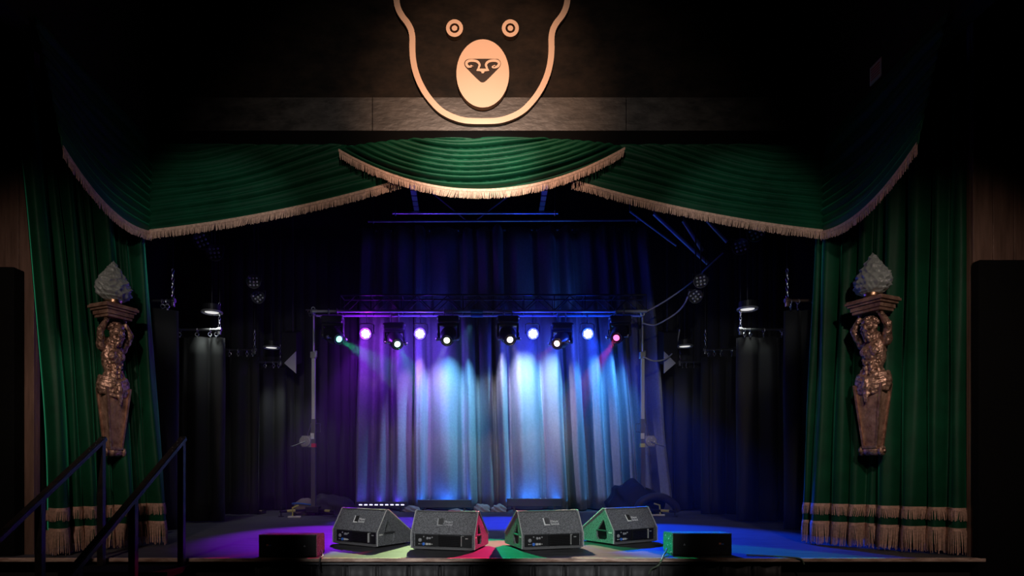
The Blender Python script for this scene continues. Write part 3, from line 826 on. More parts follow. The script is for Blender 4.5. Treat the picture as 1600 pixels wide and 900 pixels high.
def small_cab(label, x0, x1, Y, h, side):
    xm = (x0+x1)/2; hw = (x1-x0)/2
    t = thing('front_fill_speaker', label, 'speaker', (xm, Y, 0), 0, 'small speakers at the stage lip')
    bm = NB(); prism(bm, [(0.012, .004), (0.012, h), (.27, h-.008), (.30, h-.04), (.30, .03), (.27, .004)], -hw, hw); bm_obj('cabinet', bm, M_CAB, t)
    bm = NB(); box(bm, -hw+.004, 0, .006, hw-.004, .012, h-.004, .003); bm_obj('grille', bm, mat('grille_cloth', (.010, .010, .011), .75, bump=.6, bscale=220), t)
    bm = NB(); z = h*.5
    box(bm, side*.0+(-hw+.075 if side < 0 else hw-.125), -.003, z, (-hw+.095 if side < 0 else hw-.105), .001, z+.018)
    bm_obj('red_badge', bm, mat('badge_orange', (.6, .22, .12), .5), t)
    bm = NB(); box(bm, (-hw+.097 if side < 0 else hw-.103), -.003, z-.001, (-hw+.12 if side < 0 else hw-.08), .001, z+.012)
    bm_obj('blue_badge', bm, mat('badge_blue', (.06, .15, .45), .5), t)
    bm = NB(); c = hw-.11 if side < 0 else -hw+.11
    a = [bm.verts.new((c+x, y, z+zz)) for y in (-.003, 0.0) for x, zz in ((-.011, -.008), (.011, -.008), (0, .012))]
    bm.faces.new(a[:3]); bm.faces.new(a[3:])
    for i in range(3): bm.faces.new((a[i], a[(i+1) % 3], a[3+(i+1) % 3], a[3+i]))
    bm_obj('triangle_mark', bm, mat('mark_grey', (.3, .3, .3), .5), t)
    bm = NB(); s = 1 if side < 0 else -1
    for (y, zz) in ((.05, .03), (.05, h-.03), (.05, h*.5), (.22, .03), (.22, h-.04), (.15, h*.4), (.12, h*.7)):
        ball(bm, (s*(hw+.001), y, zz), .007, sub=1)
    bm_obj('screw', bm, M_METAL, t)
    return t
small_cab('low black box speaker on the stage lip, lit violet behind, left one', -2.06, -1.52, -.11, .207, -1)
small_cab('low black box speaker on the stage lip with a green lit end, right one', 1.82, 2.38, -.02, .212, 1)

# =====================================================================
# lighting truss on two crank stands
# =====================================================================
TY, TZ = 5.18, P(0, 490, 5.2).z       # front lower chord
x0, x1 = P(492, 0, 5.2).x, P(1006, 0, 5.2).x
tr = thing('lighting_truss', 'long lattice lighting truss carried by the two crank stands', 'truss', (0, TY, TZ))
ch = [(0, -.14, 0), (0, .16, 0), (0, -.14, .29), (0, .16, .29)]
xa, xb = P(535, 0, 5.2).x, x1
for i, (_, y, z) in enumerate(ch):
    bm = NB(); a = xa if i > 1 else x0
    tube(bm, [(a, y, z), (xb, y, z)], .024 if i < 2 else .017, 10)
    bm_obj('chord', bm, mat('bright_chord', (.85, .85, .88), .35, .25) if i < 2 else M_DARKMETAL, tr)
n = 20; L = (xb-xa)/n
for i in range(n):
    for y in (-.14, .16):
        bm = NB(); a, b = xa+L*i, xa+L*(i+1)
        z0_, z1_ = (0.02, .28) if i % 2 == 0 else (.28, .02)
        tube(bm, [(a, y, z0_), (b, y, z1_)], .009, 6); bm_obj('brace', bm, M_DARKMETAL, tr)
for i in range(0, n+1, 2):
    bm = NB(); tube(bm, [(xa+L*i, -.14, .29), (xa+L*i, .16, .29)], .009, 6); tube(bm, [(xa+L*i, -.14, 0), (xa+L*i, .16, 0)], .009, 6)
    for y in (-.14, .16): tube(bm, [(xa+L*i, y, 0), (xa+L*i, y, .29)], .008, 6)
    bm_obj('rung', bm, M_DARKMETAL, tr)
for y in (-.14, .16):
    bm = NB(); lathe(bm, [(.03, -.11), (.034, -.09), (.034, .09), (.03, .11)], 12, Matrix.Translation((P(745, 0, 5.2).x, y, 0)) @ Matrix.Rotation(pi/2, 4, 'Y'))
    bm_obj('coupler', bm, mat('teal_tape', (.08, .35, .42), .5), tr)
# crank stands
def crank_stand(label, px, s, tape):
    Y = 5.2; x = P(px, 0, Y).x
    z = lambda py: P(0, py, Y).z
    t = thing('crank_stand', label, 'lighting stand', (x, Y, 0), 0, 'crank up stands under the truss')
    bm = NB(); box(bm, -.04, -.04, .10, .04, .04, z(655), .006); bm_obj('lower_mast', bm, mat('lower_mast_grey', (.13, .13, .13), .45, .2), t)
    bm = NB(); box(bm, -.030, -.03, z(655), .030, .03, z(555), .005); bm_obj('middle_mast', bm, M_GREYMAST, t)
    bm = NB(); tube(bm, [(0, 0, z(556)), (0, 0, TZ)], .016, 10); bm_obj('upper_mast', bm, M_GREYMAST, t)
    bm = NB(); box(bm, -.05, -.05, z(560), .04, .05, z(550), .006); box(bm, .02, -.02, z(558), .06, .03, z(548), .006); bm_obj('collar', bm, M_METAL, t)
    # winch
    w = NB(); lathe(w, [(.085, -.035), (.10, -.03), (.10, .03), (.085, .035)], 20, Matrix.Translation((s*.13, -.07, z(690))) @ Matrix.Rotation(pi/2, 4, 'X'))
    box(w, *sorted((s*.03, s*.13)), *()) if False else None
    box(w, min(s*.03, s*.20), -.06, z(699), max(s*.03, s*.20), -.03, z(681), .004)
    wo = bm_obj('winch', w, mat('winch_grey', (.36, .36, .34), .45, .2), t)
    bm = NB(); tube(bm, [(s*.12, -.11, z(690)), (s*.16, -.12, z(692)), (s*.34, -.13, z(698)), (s*.345, -.19, z(698))], .011, 8); bm_obj('crank_handle', bm, M_METAL, wo)
    bm = NB()
    for a in range(4): ball(bm, (s*.13+.055*cos(a*pi/2), -.108, z(690)+.055*sin(a*pi/2)), .010, sub=1)
    bm_obj('bolt', bm, M_METAL, wo)
    bm = NB(); tube(bm, [(s*.03, -.03, z(660)), (s*.10, -.06, z(684))], .009, 6); bm_obj('strut', bm, M_METAL, t)
    bm = NB(); tube(bm, [(-s*.03, 0, z(662)), (-s*.12, 0, z(662)), (-s*.12, 0, z(675)), (-s*.03, 0, z(675))], .008, 6); bm_obj('grab_handle', bm, M_METAL, t)
    bm = NB(); box(bm, -.043, -.043, z(699), .043, .043, z(693)); o = bm_obj('tape_band', bm, tape, t)
    bm = NB(); box(bm, -.044, -.046, z(686), .02, -.04, z(677)); bm_obj('sticker', bm, M_WHITE, t)
    # base and outriggers
    bm = NB(); box(bm, -.12, -.12, .05, .12, .12, .16, .01); bm_obj('base', bm, M_DARKMETAL, t)
    for a in (40, 140, 220, 320):
        e = Vector((cos(radians(a)), sin(radians(a)), 0))
        bm = NB(); tube(bm, [e*.08+Vector((0, 0, .10)), e*.62+Vector((0, 0, .09))], .022, 8)
        tube(bm, [e*.6+Vector((0, 0, .17)), e*.6+Vector((0, 0, .012))], .012, 8); lathe(bm, [(.05, 0), (.05, .012), (.02, .02)], 14, Matrix.Translation(e*.6))
        lg_ = bm_obj('outrigger', bm, M_DARKMETAL, t)
        bm = NB(); q0, q1 = e*.35+Vector((0, 0, .096)), e*.5+Vector((0, 0, .093)); tube(bm, [q0, q1], .0235, 8); bm_obj('yellow_band', bm, M_YTAPE, lg_)
    # head clamps
    bm = NB()
    for dx, dz in ((0, 0), (-.05, .01), (.05, .02), (.02, .06), (-.03, -.04)):
        ring(bm, (dx, -.1+.02*dx, TZ+dz), .030, .009, Matrix.Rotation(pi/2, 4, 'X') @ Matrix.Rotation(dx*8, 4, 'Y'))
    tube(bm, [(0, -.16, TZ), (0, .18, TZ)], .02, 8); tube(bm, [(-.1, -.14, TZ+.03), (.1, -.14, TZ+.03)], .012, 8)
    bm_obj('head_clamp', bm, M_METAL, t)
    return t
crank_stand('crank up stand with a red tape band and winch, under the left truss end', 490, -1, M_RED)
crank_stand('crank up stand with a yellow tape band and winch, under the right truss end', 1004, 1, M_YTAPE)

# moving heads
def mover(label, px, py, target, col, glow, beam, low=0, chord=-.14, lw=1.0, wide=15):
    Y = TY+chord; lens = P(px, py, Y-.18)
    x = lens.x - (lens.x-0)*0
    dirv = (Vector(target)-lens).normalized()
    piv = lens-dirv*.24
    t = thing('moving_head_light', label, 'stage light', (piv.x, Y, TZ), 0, 'moving head lights on the truss')
    top = -.10-low
    for s in (-1, 1):
        bm = NB(); ring(bm, (s*.075, 0, 0), .035, .010, Matrix.Rotation(pi/2, 4, 'Y'), 14, 6); tube(bm, [(s*.075, 0, -.035), (s*.075, 0, top)], .011, 8); box(bm, s*.075-.02, -.02, -.05, s*.075+.02, .02, -.035, .003)
        tube(bm, [(s*.075, -.05, .0), (s*.075, -.03, .04)], .008, 6)
        bm_obj('clamp', bm, M_METAL, t)
    bm = NB(); box(bm, -.185, -.13, top-.13, .185, .13, top, .025); b = bm_obj('base', bm, M_PLASTIC, t)
    bm = NB(); box(bm, -.20, -.135, top-.05, -.18, .0, top-.02, .004); bm_obj('side_grip', bm, M_METAL, b)
    bm = NB(); box(bm, .18, -.135, top-.05, .20, .0, top-.02, .004); bm_obj('side_grip', bm, M_METAL, b)
    # yoke
    pl = piv-Vector((piv.x, Y, TZ)); pl = Vector((0, pl.y, pl.z))
    yk = NB()
    for s in (-1, 1):
        box(yk, s*.175-.02, -.06, pl.z-.06, s*.175+.02, .06, top-.12, .018)
        lathe(yk, [(.065, -.02), (.07, 0), (.065, .022)], 18, Matrix.Translation((s*.175, pl.y*.5, pl.z)) @ Matrix.Rotation(pi/2, 4, 'Y'))
    box(yk, -.18, -.065, top-.17, .18, .065, top-.125, .018)
    bm_obj('yoke', yk, M_PLASTIC, t, False)
    # head
    q = dirv.to_track_quat('Z', 'Y').to_matrix().to_4x4(); Mh = Matrix.Translation(pl) @ q
    bm = NB(); lathe(bm, [(.06, -.2), (.115, -.17), (.14, -.08), (.145, .05), (.13, .14), (.105, .20), (.10, .235)], 28, Mh)
    hd_ = bm_obj('head', bm, M_PLASTIC, t, True)
    bm = NB(); lathe(bm, [(.098, .215), (.108, .22), (.108, .243), (.086, .243), (.083, .232)], 28, Mh, cap=False); bm_obj('bezel', bm, mat('bezel', (.10, .10, .11), .25, .6), hd_, True)
    for s in (-1, 1):
        bm = NB(); tube(bm, [Mh @ Vector((s*.10, -.02, .17)), Mh @ Vector((s*.17, -.02, .15)), Mh @ Vector((s*.19, -.01, .12))], .014, 8)
        ball(bm, Mh @ Vector((s*.18, -.01, .15)), .034, sub=2); bm_obj('grip', bm, M_METAL, hd_, True)
    bm = NB(); lathe(bm, [(.056*lw, .228), (.054*lw, .238), (.038*lw, .248), (.01, .252)], 24, Mh)
    m = mat('lit_lens_%s' % px, (.9, .9, .9), .2, emit=glow, estr=3.0)
    l = bm_obj('lens', bm, m, hd_, True); l['label'] = 'glowing lens'
    src = Vector(t.location)+(Mh @ Vector((0, 0, .29)))
    spot(src, target, beam*1.7, col, wide, .10, .03)
    return t
GRN, RED_, YEL = (.0, 1, .35), (1, .02, .16), (.75, 1, .45)
mover('moving head light at the left truss end with a green lens', 530, 530, G(1085, 864), GRN, (.25, 1, .7), 1500, 0)
mover('moving head light with a mint lens between the violet and the lavender par light', 621, 538, G(800, 858), GRN, (.5, 1, .75), 1300, .06, .10, wide=12)
mover('moving head light with a pale lime lens, just left of the truss middle', 698, 532, G(585, 862), YEL, (.85, 1, .6), 1100, 0, wide=9)
mover('moving head light with a warm white lens, just right of the truss middle', 797, 531, G(955, 866), (1, .72, .5), (1, .9, .75), 800, 0, wide=9)
mover('moving head light with a peach lens between the two white blue par lights', 870, 537, G(430, 874), RED_, (1, .62, .5), 900, .06, .10, wide=10)
mover('moving head light at the right truss end with a crimson lens', 963, 528, G(748, 858), RED_, (1, .12, .32), 3600, 0, wide=10)

def par(label, px, py, col, pw, emit, tgt, size=60, gl=1.0):
    Y = TY+.16; c = P(px, py, Y-.12)
    t = thing('par_light', label, 'stage light', (c.x, Y, TZ), 0, 'small round par lights on the truss')
    z = c.z-TZ
    bm = NB(); ring(bm, (0, 0, 0), .032, .009, Matrix.Rotation(pi/2, 4, 'Y'), 14, 6); tube(bm, [(0, 0, -.03), (0, 0, -.14)], .010, 8); bm_obj('clamp', bm, M_METAL, t)
    bm = NB(); tube(bm, [(-.13, 0, z+.0), (-.13, 0, -.17), (-.09, 0, -.145), (.09, 0, -.145), (.13, 0, -.17), (.13, 0, z)], .010, 8); bm_obj('yoke', bm, M_METAL, t)
    bm = NB(); lathe(bm, [(.06, -.10), (.10, -.07), (.115, .06), (.115, .11), (.10, .11), (.098, .09)], 24, Matrix.Translation((0, 0, z)) @ Matrix.Rotation(radians(105), 4, 'X'))
    bd = bm_obj('body', bm, M_PLASTIC, t, True)
    bm = NB(); Mr = Matrix.Translation((0, 0, z)) @ Matrix.Rotation(radians(105), 4, 'X')
    for k in range(8):
        r = 0 if k == 7 else .056; a = 2*pi*k/7
        lathe(bm, [(.024, .095), (.024, .108), (.012, .115)], 10, Mr @ Matrix.Translation((r*cos(a), r*sin(a), 0)))
    l = bm_obj('lens_cluster', bm, mat('par_glow_%d' % px, (.9, .9, .9), .3, emit=emit, estr=6), bd, True); l['label'] = 'glowing cluster of round lenses'
    src = Vector(t.location)+(Mr @ Vector((0, 0, .17)))
    spot(src, tgt, pw, col, size, .6, .05)
    g = Vector(t.location)+(Mr @ Vector((0, 0, .16)))
    h = Vector(t.location)+Vector((0, .2, z)); spot(h, h+Vector((0, 1, -.22)), gl*3.2, tuple(min(1, c_+.04) for c_ in col), 112, .9, .04)  # added spot behind the can, lighting the curtain
    point(g+Vector((0, -.04, .02)), gl*.5, col, .03)
par('par light glowing violet, leftmost of the four small round ones', 571, 519, (.28, .01, 1), 2300, (.95, .62, 1), G(490, 835), 30, 34)
par('par light glowing lavender white, between the mint and pale lime moving heads', 656, 519, (.12, .03, 1), 2200, (.9, .85, 1), G(620, 815), 34, 34)
par('par light glowing white blue, beside the warm white moving head', 833, 519, (.01, .03, 1), 3400, (.85, .92, 1), G(790, 815), 38, 34)
par('par light glowing white blue, beside the crimson moving head', 919, 519, (.0, .05, 1), 4200, (.8, .92, 1), G(1070, 835), 38, 34)

# haze in the air over the stage
bm = NB(); box(bm, -3.6, 1.2, .02, 4.2, 6.5, 4.6)
hz = bm_obj('stage_haze', bm, M_BLACK); tag(hz, 'thin haze in the air over the stage catching the coloured beams', 'haze', kind='stuff')
hm = bpy.data.materials.new('haze'); hm.use_nodes = True
nt = hm.node_tree; nt.nodes.clear()
ou = nt.nodes.new('ShaderNodeOutputMaterial'); vs_ = nt.nodes.new('ShaderNodeVolumeScatter')
vs_.inputs['Density'].default_value = .0055; vs_.inputs['Anisotropy'].default_value = .25
nt.links.new(vs_.outputs[0], ou.inputs['Volume'])
hz.data.materials.clear(); hz.data.materials.append(hm)

# =====================================================================
# LED battens, cloth, heaps on the stage floor
# =====================================================================
def batten(label, pxa, pxb, ya, yb, lit):
    Y = 6.15
    a, b = P(pxa, ya, Y), P(pxb, yb, Y)
    t = thing('led_batten', label, 'light bar', ((a.x+b.x)/2, Y, 0), 0, 'light bars along the foot of the backdrop')
    hw = (b.x-a.x)/2; z0_, z1_ = max(.05, b.z), a.z
    bm = NB(); box(bm, -hw, -.05, z0_, hw, .05, z1_, .008); bd = bm_obj('housing', bm, mat('batten_grey', (.05, .05, .055), .4), t)
    for s in (-1, 1):
        bm = NB(); box(bm, s*hw*.75-.02, -.07, 0, s*hw*.75+.02, .07, .012); box(bm, s*hw*.75-.02, -.005, .01, s*hw*.75+.02, .005, z0_+.01); bm_obj('foot', bm, M_DARKMETAL, t)
        bm = NB(); box(bm, s*(hw+.006)-.008, -.052, z0_-.01, s*(hw+.006)+.008, .052, z1_+.004, .004); bm_obj('end_cap', bm, M_PLASTIC, t)
    nL = 9
    for i in range(nL):
        bm = NB(); c = -hw+.08+(2*hw-.16)*i/(nL-1)
        if lit: box(bm, c-.033, -.056, (z0_+z1_)/2-.009, c+.028, -.049, (z0_+z1_)/2+.009, .004)
        else: lathe(bm, [(.028, 0), (.024, .005)], 12, Matrix.Translation((c, 0, z1_)))
        bm_obj('led', bm, mat('led_lit', (.8, .8, 1), .3, emit=(.62, .6, 1), estr=3.5) if lit else mat('led_off', (.3, .3, .33), .2), bd)
    return t
batten('light bar on the floor with its row of diodes lit, left of the others', 558, 636, 784, 793, True)
batten('unlit dark light bar on the floor behind the pink cheeked wedge', 654, 736, 781, 793, False)
batten('unlit dark light bar on the floor behind the green cheeked wedge', 793, 877, 779, 791, False)
# upward wash from the bars
for px, col, pw in ((695, (.02, .16, 1), 7), (835, (.02, .20, 1), 9), (597, (.10, .05, 1), 3)):
    q = P(px, 787, 6.24); area(q, (q.x, 6.62, 1.2), pw, col, 1.0, .06, 150)
def lump(name, label, c, sx, sy, sz, m, seed, cat, grp=None, rough=.35):
    rnd = random.Random(seed); bm = NB(); bmesh.ops.create_icosphere(bm, subdivisions=4, radius=1)
    ph = [rnd.uniform(0, 6) for _ in range(6)]
    for v in bm.verts:
        p = v.co.copy()
        n = sin(p.x*5+ph[0]+2*sin(p.y*4+ph[1]))*sin(p.y*6+ph[2])+.6*sin(p.z*9+p.x*7+ph[3])+.5*(1-abs(sin(p.x*8+p.z*6+ph[4])))
        p *= 1+rough*.25*n
        v.co = Vector((p.x*sx, p.y*sy, max(-.15, p.z)*sz+.15*sz))
    o = bm_obj(name, bm, m, None, True, (c[0], c[1], .004)); return tag(o, label, cat, grp)
gr = 'crumpled pale cloths along the backdrop foot'
for i, (px, w_, h_, lb) in enumerate(((644, .17, .10, 'crumpled pale cloth between the lit light bar and the unlit bar beside it'), (712, .14, .05, 'thin crumpled pale cloth in front of the unlit light bar behind the pink cheeked wedge'),
                                (752, .16, .13, 'crumpled pale cloth between the two unlit light bars, behind the pink cheeked wedge side'), (779, .15, .12, 'crumpled pale cloth touching the end of the unlit bar behind the green cheeked wedge'))):
    p = P(px, 0, 6.05); lump('crumpled_cloth', lb, (p.x, 6.02), w_, .10, h_, M_BROWNCLOTH, 50+i, 'cloth', gr, .5)
# gear heap on the left
p = G(484, 802); hb = lump('gear_bag', 'round grey brown bag with a blue strap by the left crank stand', (p.x, p.y-.3), .22, .20, .26, mat('bag_brown', (.22, .17, .15), .8, bump=.4, bscale=20), 61, 'bag', None, .12)
bm = NB(); pts = [(.225*cos(a), .208*sin(a), .16+.05*cos(a+2)) for a in [2*pi*i/28 for i in range(29)]]
tube(bm, pts, .016, 6); st = bm_obj('strap', bm, M_BLUE, hb); st['label'] = 'blue strap'
lump('black_cloth_heap', 'low heap of black cloth beside the left crank stand', (P(512, 0, 5.4).x, 5.55), .48, .3, .30, M_BAG, 62, 'cloth heap', None, .4)
lump('black_cloth_heap', 'tall heap of black cloth beside the right crank stand', (P(990, 0, 5.3).x, 5.35), .50, .3, .50, M_BAG, 64, 'cloth heap', None, .45)
# padded hoop (folded case) on the right
bm = NB(); c = P(1025, 0, 5.0)
tube(bm, smooth_path([(-.33, 0, .02), (-.30, -.02, .16), (-.12, -.03, .28), (.12, -.03, .28), (.32, 0, .15), (.38, .02, .03)], 6), .07, 10)
tag(bm_obj('arched_bag', bm, mat('navy_bag', (.03, .03, .05), .6, bump=.4, bscale=15), None, True, (c.x, 5.0, .05)), 'dark arched soft bag on the floor right of the tall cloth heap', 'bag')
def tapebits(label, px, py, mir):
    p = G(px, py); t = thing('taped_floor_bracket', label, 'bracket', p, 0)
    s = -1 if mir else 1
    bm = NB(); box(bm, -.10, -.02, 0, .12, .02, .03, .005); bm_obj('foot_bar', bm, M_WHITE, t)
    bm = NB(); tube(bm, [(s*-.02, 0, .03), (s*-.02, 0, .17), (s*.08, 0, .21)] if not mir else [(.04, 0, .03), (.03, 0, .19), (-.07, 0, .22)], .016, 6); bm_obj('yellow_arm', bm, M_YTAPE, t)
    bm = NB(); box(bm, -.03, .0, .03, .03, .05, .09, .01); bm_obj('knob', bm, M_DARKMETAL, t)
tapebits('yellow taped bracket on the floor by the blue strapped bag', 459, 809, False)
tapebits('yellow taped bracket on the floor under the arched bag', 1028, 806, True)
p = G(401, 803); t = thing('case_lid', 'flat dark case with a yellow taped edge on the floor at the back left', 'case', p)
bm = NB(); box(bm, -.1, -.12, 0.0, .14, .12, .07, .01); bm_obj('case_body', bm, M_DARKMETAL, t)
bm = NB(); box(bm, -.02, -.125, .06, .14, -.119, .075); bm_obj('yellow_edge', bm, M_YTAPE, t)

# =====================================================================
# side pipes with hooks, chains, masking drapes, ceiling discs, pars
# =====================================================================
def chain_bm(bm, top, bot, r=.018):
    top, bot = Vector(top), Vector(bot); L = (top-bot).length; n = max(2, int(L/.05))
    for i in range(n):
        p = top.lerp(bot, (i+.5)/n)
        M = Matrix.Rotation(pi/2*(i % 2), 4, 'Z') @ Matrix.Rotation(pi/2, 4, 'X') @ Matrix.Diagonal((.55, 1, 1, 1))
        ring(bm, p, .028, .006, M @ Matrix.Diagonal((1, 1, 1, 1)), 10, 5)
PIPES = ((8.0, 3.04), (9.43, 2.99), (10.9, 2.97), (12.3, 3.0))
names = ('nearest the green curtain', 'second deep', 'third deep', 'deepest')
for s, side in ((-1, 'left'), (1, 'right')):
    for i, (d, z) in enumerate(PIPES):
        Y = d+CY; xe = s*4.04
        L = (1.6, 1.0, .65, .62)[i]; mt = mat('coppery_pipe', (.6, .38, .30), .35, .9) if (s > 0 and i == 0) else M_METAL
        t = thing('drape_pipe', 'chain hung drape pipe in the %s wing, %s' % (side, names[i]), 'pipe', (xe, Y, z), 0, 'drape pipes hung in the wings')
        bm = NB(); tube(bm, [(0, 0, 0), (s*L, 0, 0)], .019, 10); bm_obj('pipe', bm, mt, t)
        bm = NB(); chain_bm(bm, (0, 0, .03), (0, 0, (.42, .42, .36, .36)[i])); bm_obj('chain', bm, M_METAL, t)
        bm = NB(); tube(bm, [(0, 0, (.42, .42, .36, .36)[i]), (0, 0, 4.2)], .006, 6); bm_obj('drop_wire', bm, M_DARKMETAL, t)
        bm = NB(); lathe(bm, [(.03, -.03), (.034, 0), (.03, .03)], 12, Matrix.Rotation(pi/2, 4, 'Y')); box(bm, -.02, -.02, -.08, .02, .02, -.02, .004); bm_obj('end_clamp', bm, mt, t)
        rnd = random.Random(i*7+(s > 0)*3)
        xs = [.06, .14, .36, .62, .85] if i < 2 else [.05, .15, .30, .47]
        for xx in xs:
            if xx > L: continue
            bm = NB(); x = s*(xx+rnd.uniform(-.02, .02))
            ring(bm, (x, 0, -.012), .030, .007, Matrix.Rotation(pi/2, 4, 'Y') @ Matrix.Rotation(rnd.uniform(-.5, .5), 4, 'X'), 12, 5)
            ring(bm, (x+rnd.uniform(-.01, .01), 0, -.075), .026, .007, Matrix.Rotation(rnd.uniform(.2, 1.3), 4, 'Z') @ Matrix.Rotation(pi/2, 4, 'X'), 12, 5)
            ball(bm, (x, 0, -.115), .014, sub=1)
            bm_obj('hook', bm, M_METAL, t)
    for i, (d, z) in enumerate(PIPES):
        Y = d+CY+.05
        inner = 4.04-(0, .52, .0, 0)[i] if s < 0 else 4.04-(-.02, .0, 0, 0)[i]
        inner = (4.02, 4.0, 4.0, 3.95)[i] if s < 0 else (4.05, 4.02, 4.0, 3.95)[i]
        drape('black masking drape in the %s wing, %s' % (side, names[i]), s*inner, s*6.3, Y+.06, z-.11, 7, 70+i+10*(s > 0), .17)
# lit discs in the wing soffits
for s, side in ((-1, 'left'), (1, 'right')):
    pts = ((331, 488, 9.35), (424, 543, 11.7)) if s < 0 else ((1168, 483, 9.35), (1070, 541, 11.7))
    for k, (px, py, d) in enumerate(pts):
        p = P(px, py, d+CY)
        t = thing('ceiling_disc_light', 'small round %s disc light above the %s wing' % (('nearer', 'deeper')[k], side), 'light', p, 0, 'round lights above the wings')
        bm = NB(); ring(bm, (0, 0, 0), .142, .018, None, 28, 8); bm_obj('rim', bm, mat('disc_rim', (.5, .5, .5), .35, .3), t, True)
        bm = NB(); lathe(bm, [(.13, .0), (.13, .11), (.05, .13)], 24); bm_obj('can', bm, M_DARKMETAL, t)
        bm = NB(); lathe(bm, [(.11, .03), (.10, -.002)], 24); bm_obj('diffuser', bm, mat('disc_glow', (.9, .9, .88), .4, emit=(1, .98, .94), estr=.75), t)
        bm = NB(); tube(bm, [(0, 0, .12), (0, 0, 7-p.z)], .01, 6); bm_obj('stem', bm, M_DARKMETAL, t)
        spot(p+Vector((0, 0, -.06)), (p.x*(.97), p.y+(.15), 0), (26 if s < 0 else 8) if k == 0 else (40 if s < 0 else 10), (.92, 1, .95), 95, .7, .08)
# unlit round lamps with bead like lenses
def unlit(label, px, py, d, rot, yaw):
    p = P(px, py, d+CY)
    t = thing('unlit_par_light', label, 'stage light', p, 0, 'unlit lamps hanging at the sides')
    M = (Vector((0, CY, CZ))+Vector((yaw, 0, -.5))-p).normalized().to_track_quat('Z', 'Y').to_matrix().to_4x4() @ Matrix.Rotation(rot, 4, 'Z')
    bm = NB(); lathe(bm, [(.05, -.14), (.085, -.12), (.105, 0), (.105, .03), (.095, .03), (.09, .01)], 22, M); bd = bm_obj('body', bm, M_PLASTIC, t, True)
    k = 0
    bm = NB()
    for i in (-1, 0, 1):
        for j in (-1, 0, 1):
            c = M @ Vector((i*.05, j*.05, .018)); ball(bm, c, .0155, sub=2)
    bm_obj('lens_cluster', bm, M_LENSOFF, bd, True)
    bm = NB(); tube(bm, [(0, 0, .09), (0, 0, 6.99-p.z)], .010, 6); tube(bm, [(-.12, 0, 0), (-.12, 0, .10), (.12, 0, .10), (.12, 0, 0)], .008, 6); bm_obj('yoke', bm, M_DARKMETAL, t)
unlit('unlit lamp with nine beads, highest on the left side under the fringe', 315, 376, 7.5, .5, 0)
unlit('unlit lamp with nine beads, second highest on the left side', 335, 395, 7.9, .2, 0)
unlit('unlit lamp with nine beads, third highest on the left side', 396, 440, 9.2, .1, 0)
unlit('unlit lamp with nine beads, lowest on the left side', 403, 464, 9.7, .7, 0)
unlit('unlit lamp with nine beads, highest on the right side under the fringe', 1181, 364, 7.5, .4, 0)
unlit('unlit lamp with nine beads, second highest on the right side', 1157, 385, 7.9, .2, 0)
unlit('unlit lamp with nine beads, third highest on the right side', 1095, 439, 9.0, .1, 0)
unlit('unlit lamp with nine beads, lowest on the right side', 1087, 463, 9.2, .6, 0)
# hanging wing speakers with a pale lower face
for s, px, lb in ((-1, 452, 'dark hanging speaker with a pale triangular cheek left of the truss'), (1, 1048, 'dark hanging speaker with a pale triangular cheek right of the truss')):
    Y = 5.55; p = P(px, 545, Y)
    t = thing('hanging_speaker', lb, 'speaker', p, 0, 'hanging wing speakers')
    bm = NB(); prism(bm, [(0, -.30), (0, .30), (.36, .42), (.36, -.2)], -.13, .13); bm_obj('cabinet', bm, M_AMP, t)
    bm = NB()
    f = [(-s*.14, -.02, .0), (-s*-.16, -.02, .16), (-s*-.16, -.02, -.28)]
    f = [(s*-.16, 0, -.05), (s*.17*-1*-1, 0, .0), ] if False else [(-.09*(-s), -.02, -.27), (.13*(-s), -.02, -.05), (.13*(-s), -.02, -.46)]
    a = [bm.verts.new(v) for v in f]; b = [bm.verts.new((v[0], v[1]+.02, v[2])) for v in f]
    bm.faces.new(a); bm.faces.new(b)
    for i in range(3): bm.faces.new((a[i], a[(i+1) % 3], b[(i+1) % 3], b[i]))
    bm_obj('cheek', bm, mat('pale_panel', (.5, .5, .48), .5), t)['label'] = 'pale triangular cheek'
    bm = NB(); tube(bm, [(0, .2, .3), (0, .2, 7-p.z)], .015, 6); bm_obj('hanger', bm, M_DARKMETAL, t)

# overhead pipes and ceiling straps behind the valance
def pipe(label, a, b, r, m=M_METAL, grp='overhead pipes behind the valance', name='overhead_pipe', hang=True):
    a, b = Vector(a), Vector(b); t = thing(name, label, 'pipe', (a+b)/2, 0, grp); c = (a+b)/2
    bm = NB(); tube(bm, [a-c, b-c], r, 10); bm_obj('pipe', bm, m, t)
    if hang:
        for q in (a.lerp(b, .02)-c, a.lerp(b, .98)-c):
            bm = NB(); tube(bm, [q, q+Vector((0, 0, 7-(q+c).z))], .007, 6); bm_obj('drop_wire', bm, M_DARKMETAL, t)
            bm = NB(); ring(bm, q, r*1.7, .012, Matrix.Rotation(pi/2, 4, 'Y'), 12, 6); bm_obj('clamp', bm, m, t)
    return t
pipe('bright pipe with end clamps across the top, seen just below the centre swag', P(613, 333, 5.6), P(872, 333, 5.6), .026)
pipe('long pipe directly above the backdrop curtain', P(575, 346, 6.2), P(1003, 344, 6.2), .024, mat('dull_steel', (.3, .3, .33), .4, .8))
pipe('curtain pipe carrying the backdrop ties', P(572, 361, BY-.03), P(1004, 358, BY-.03), .024, MATS['dull_steel'])
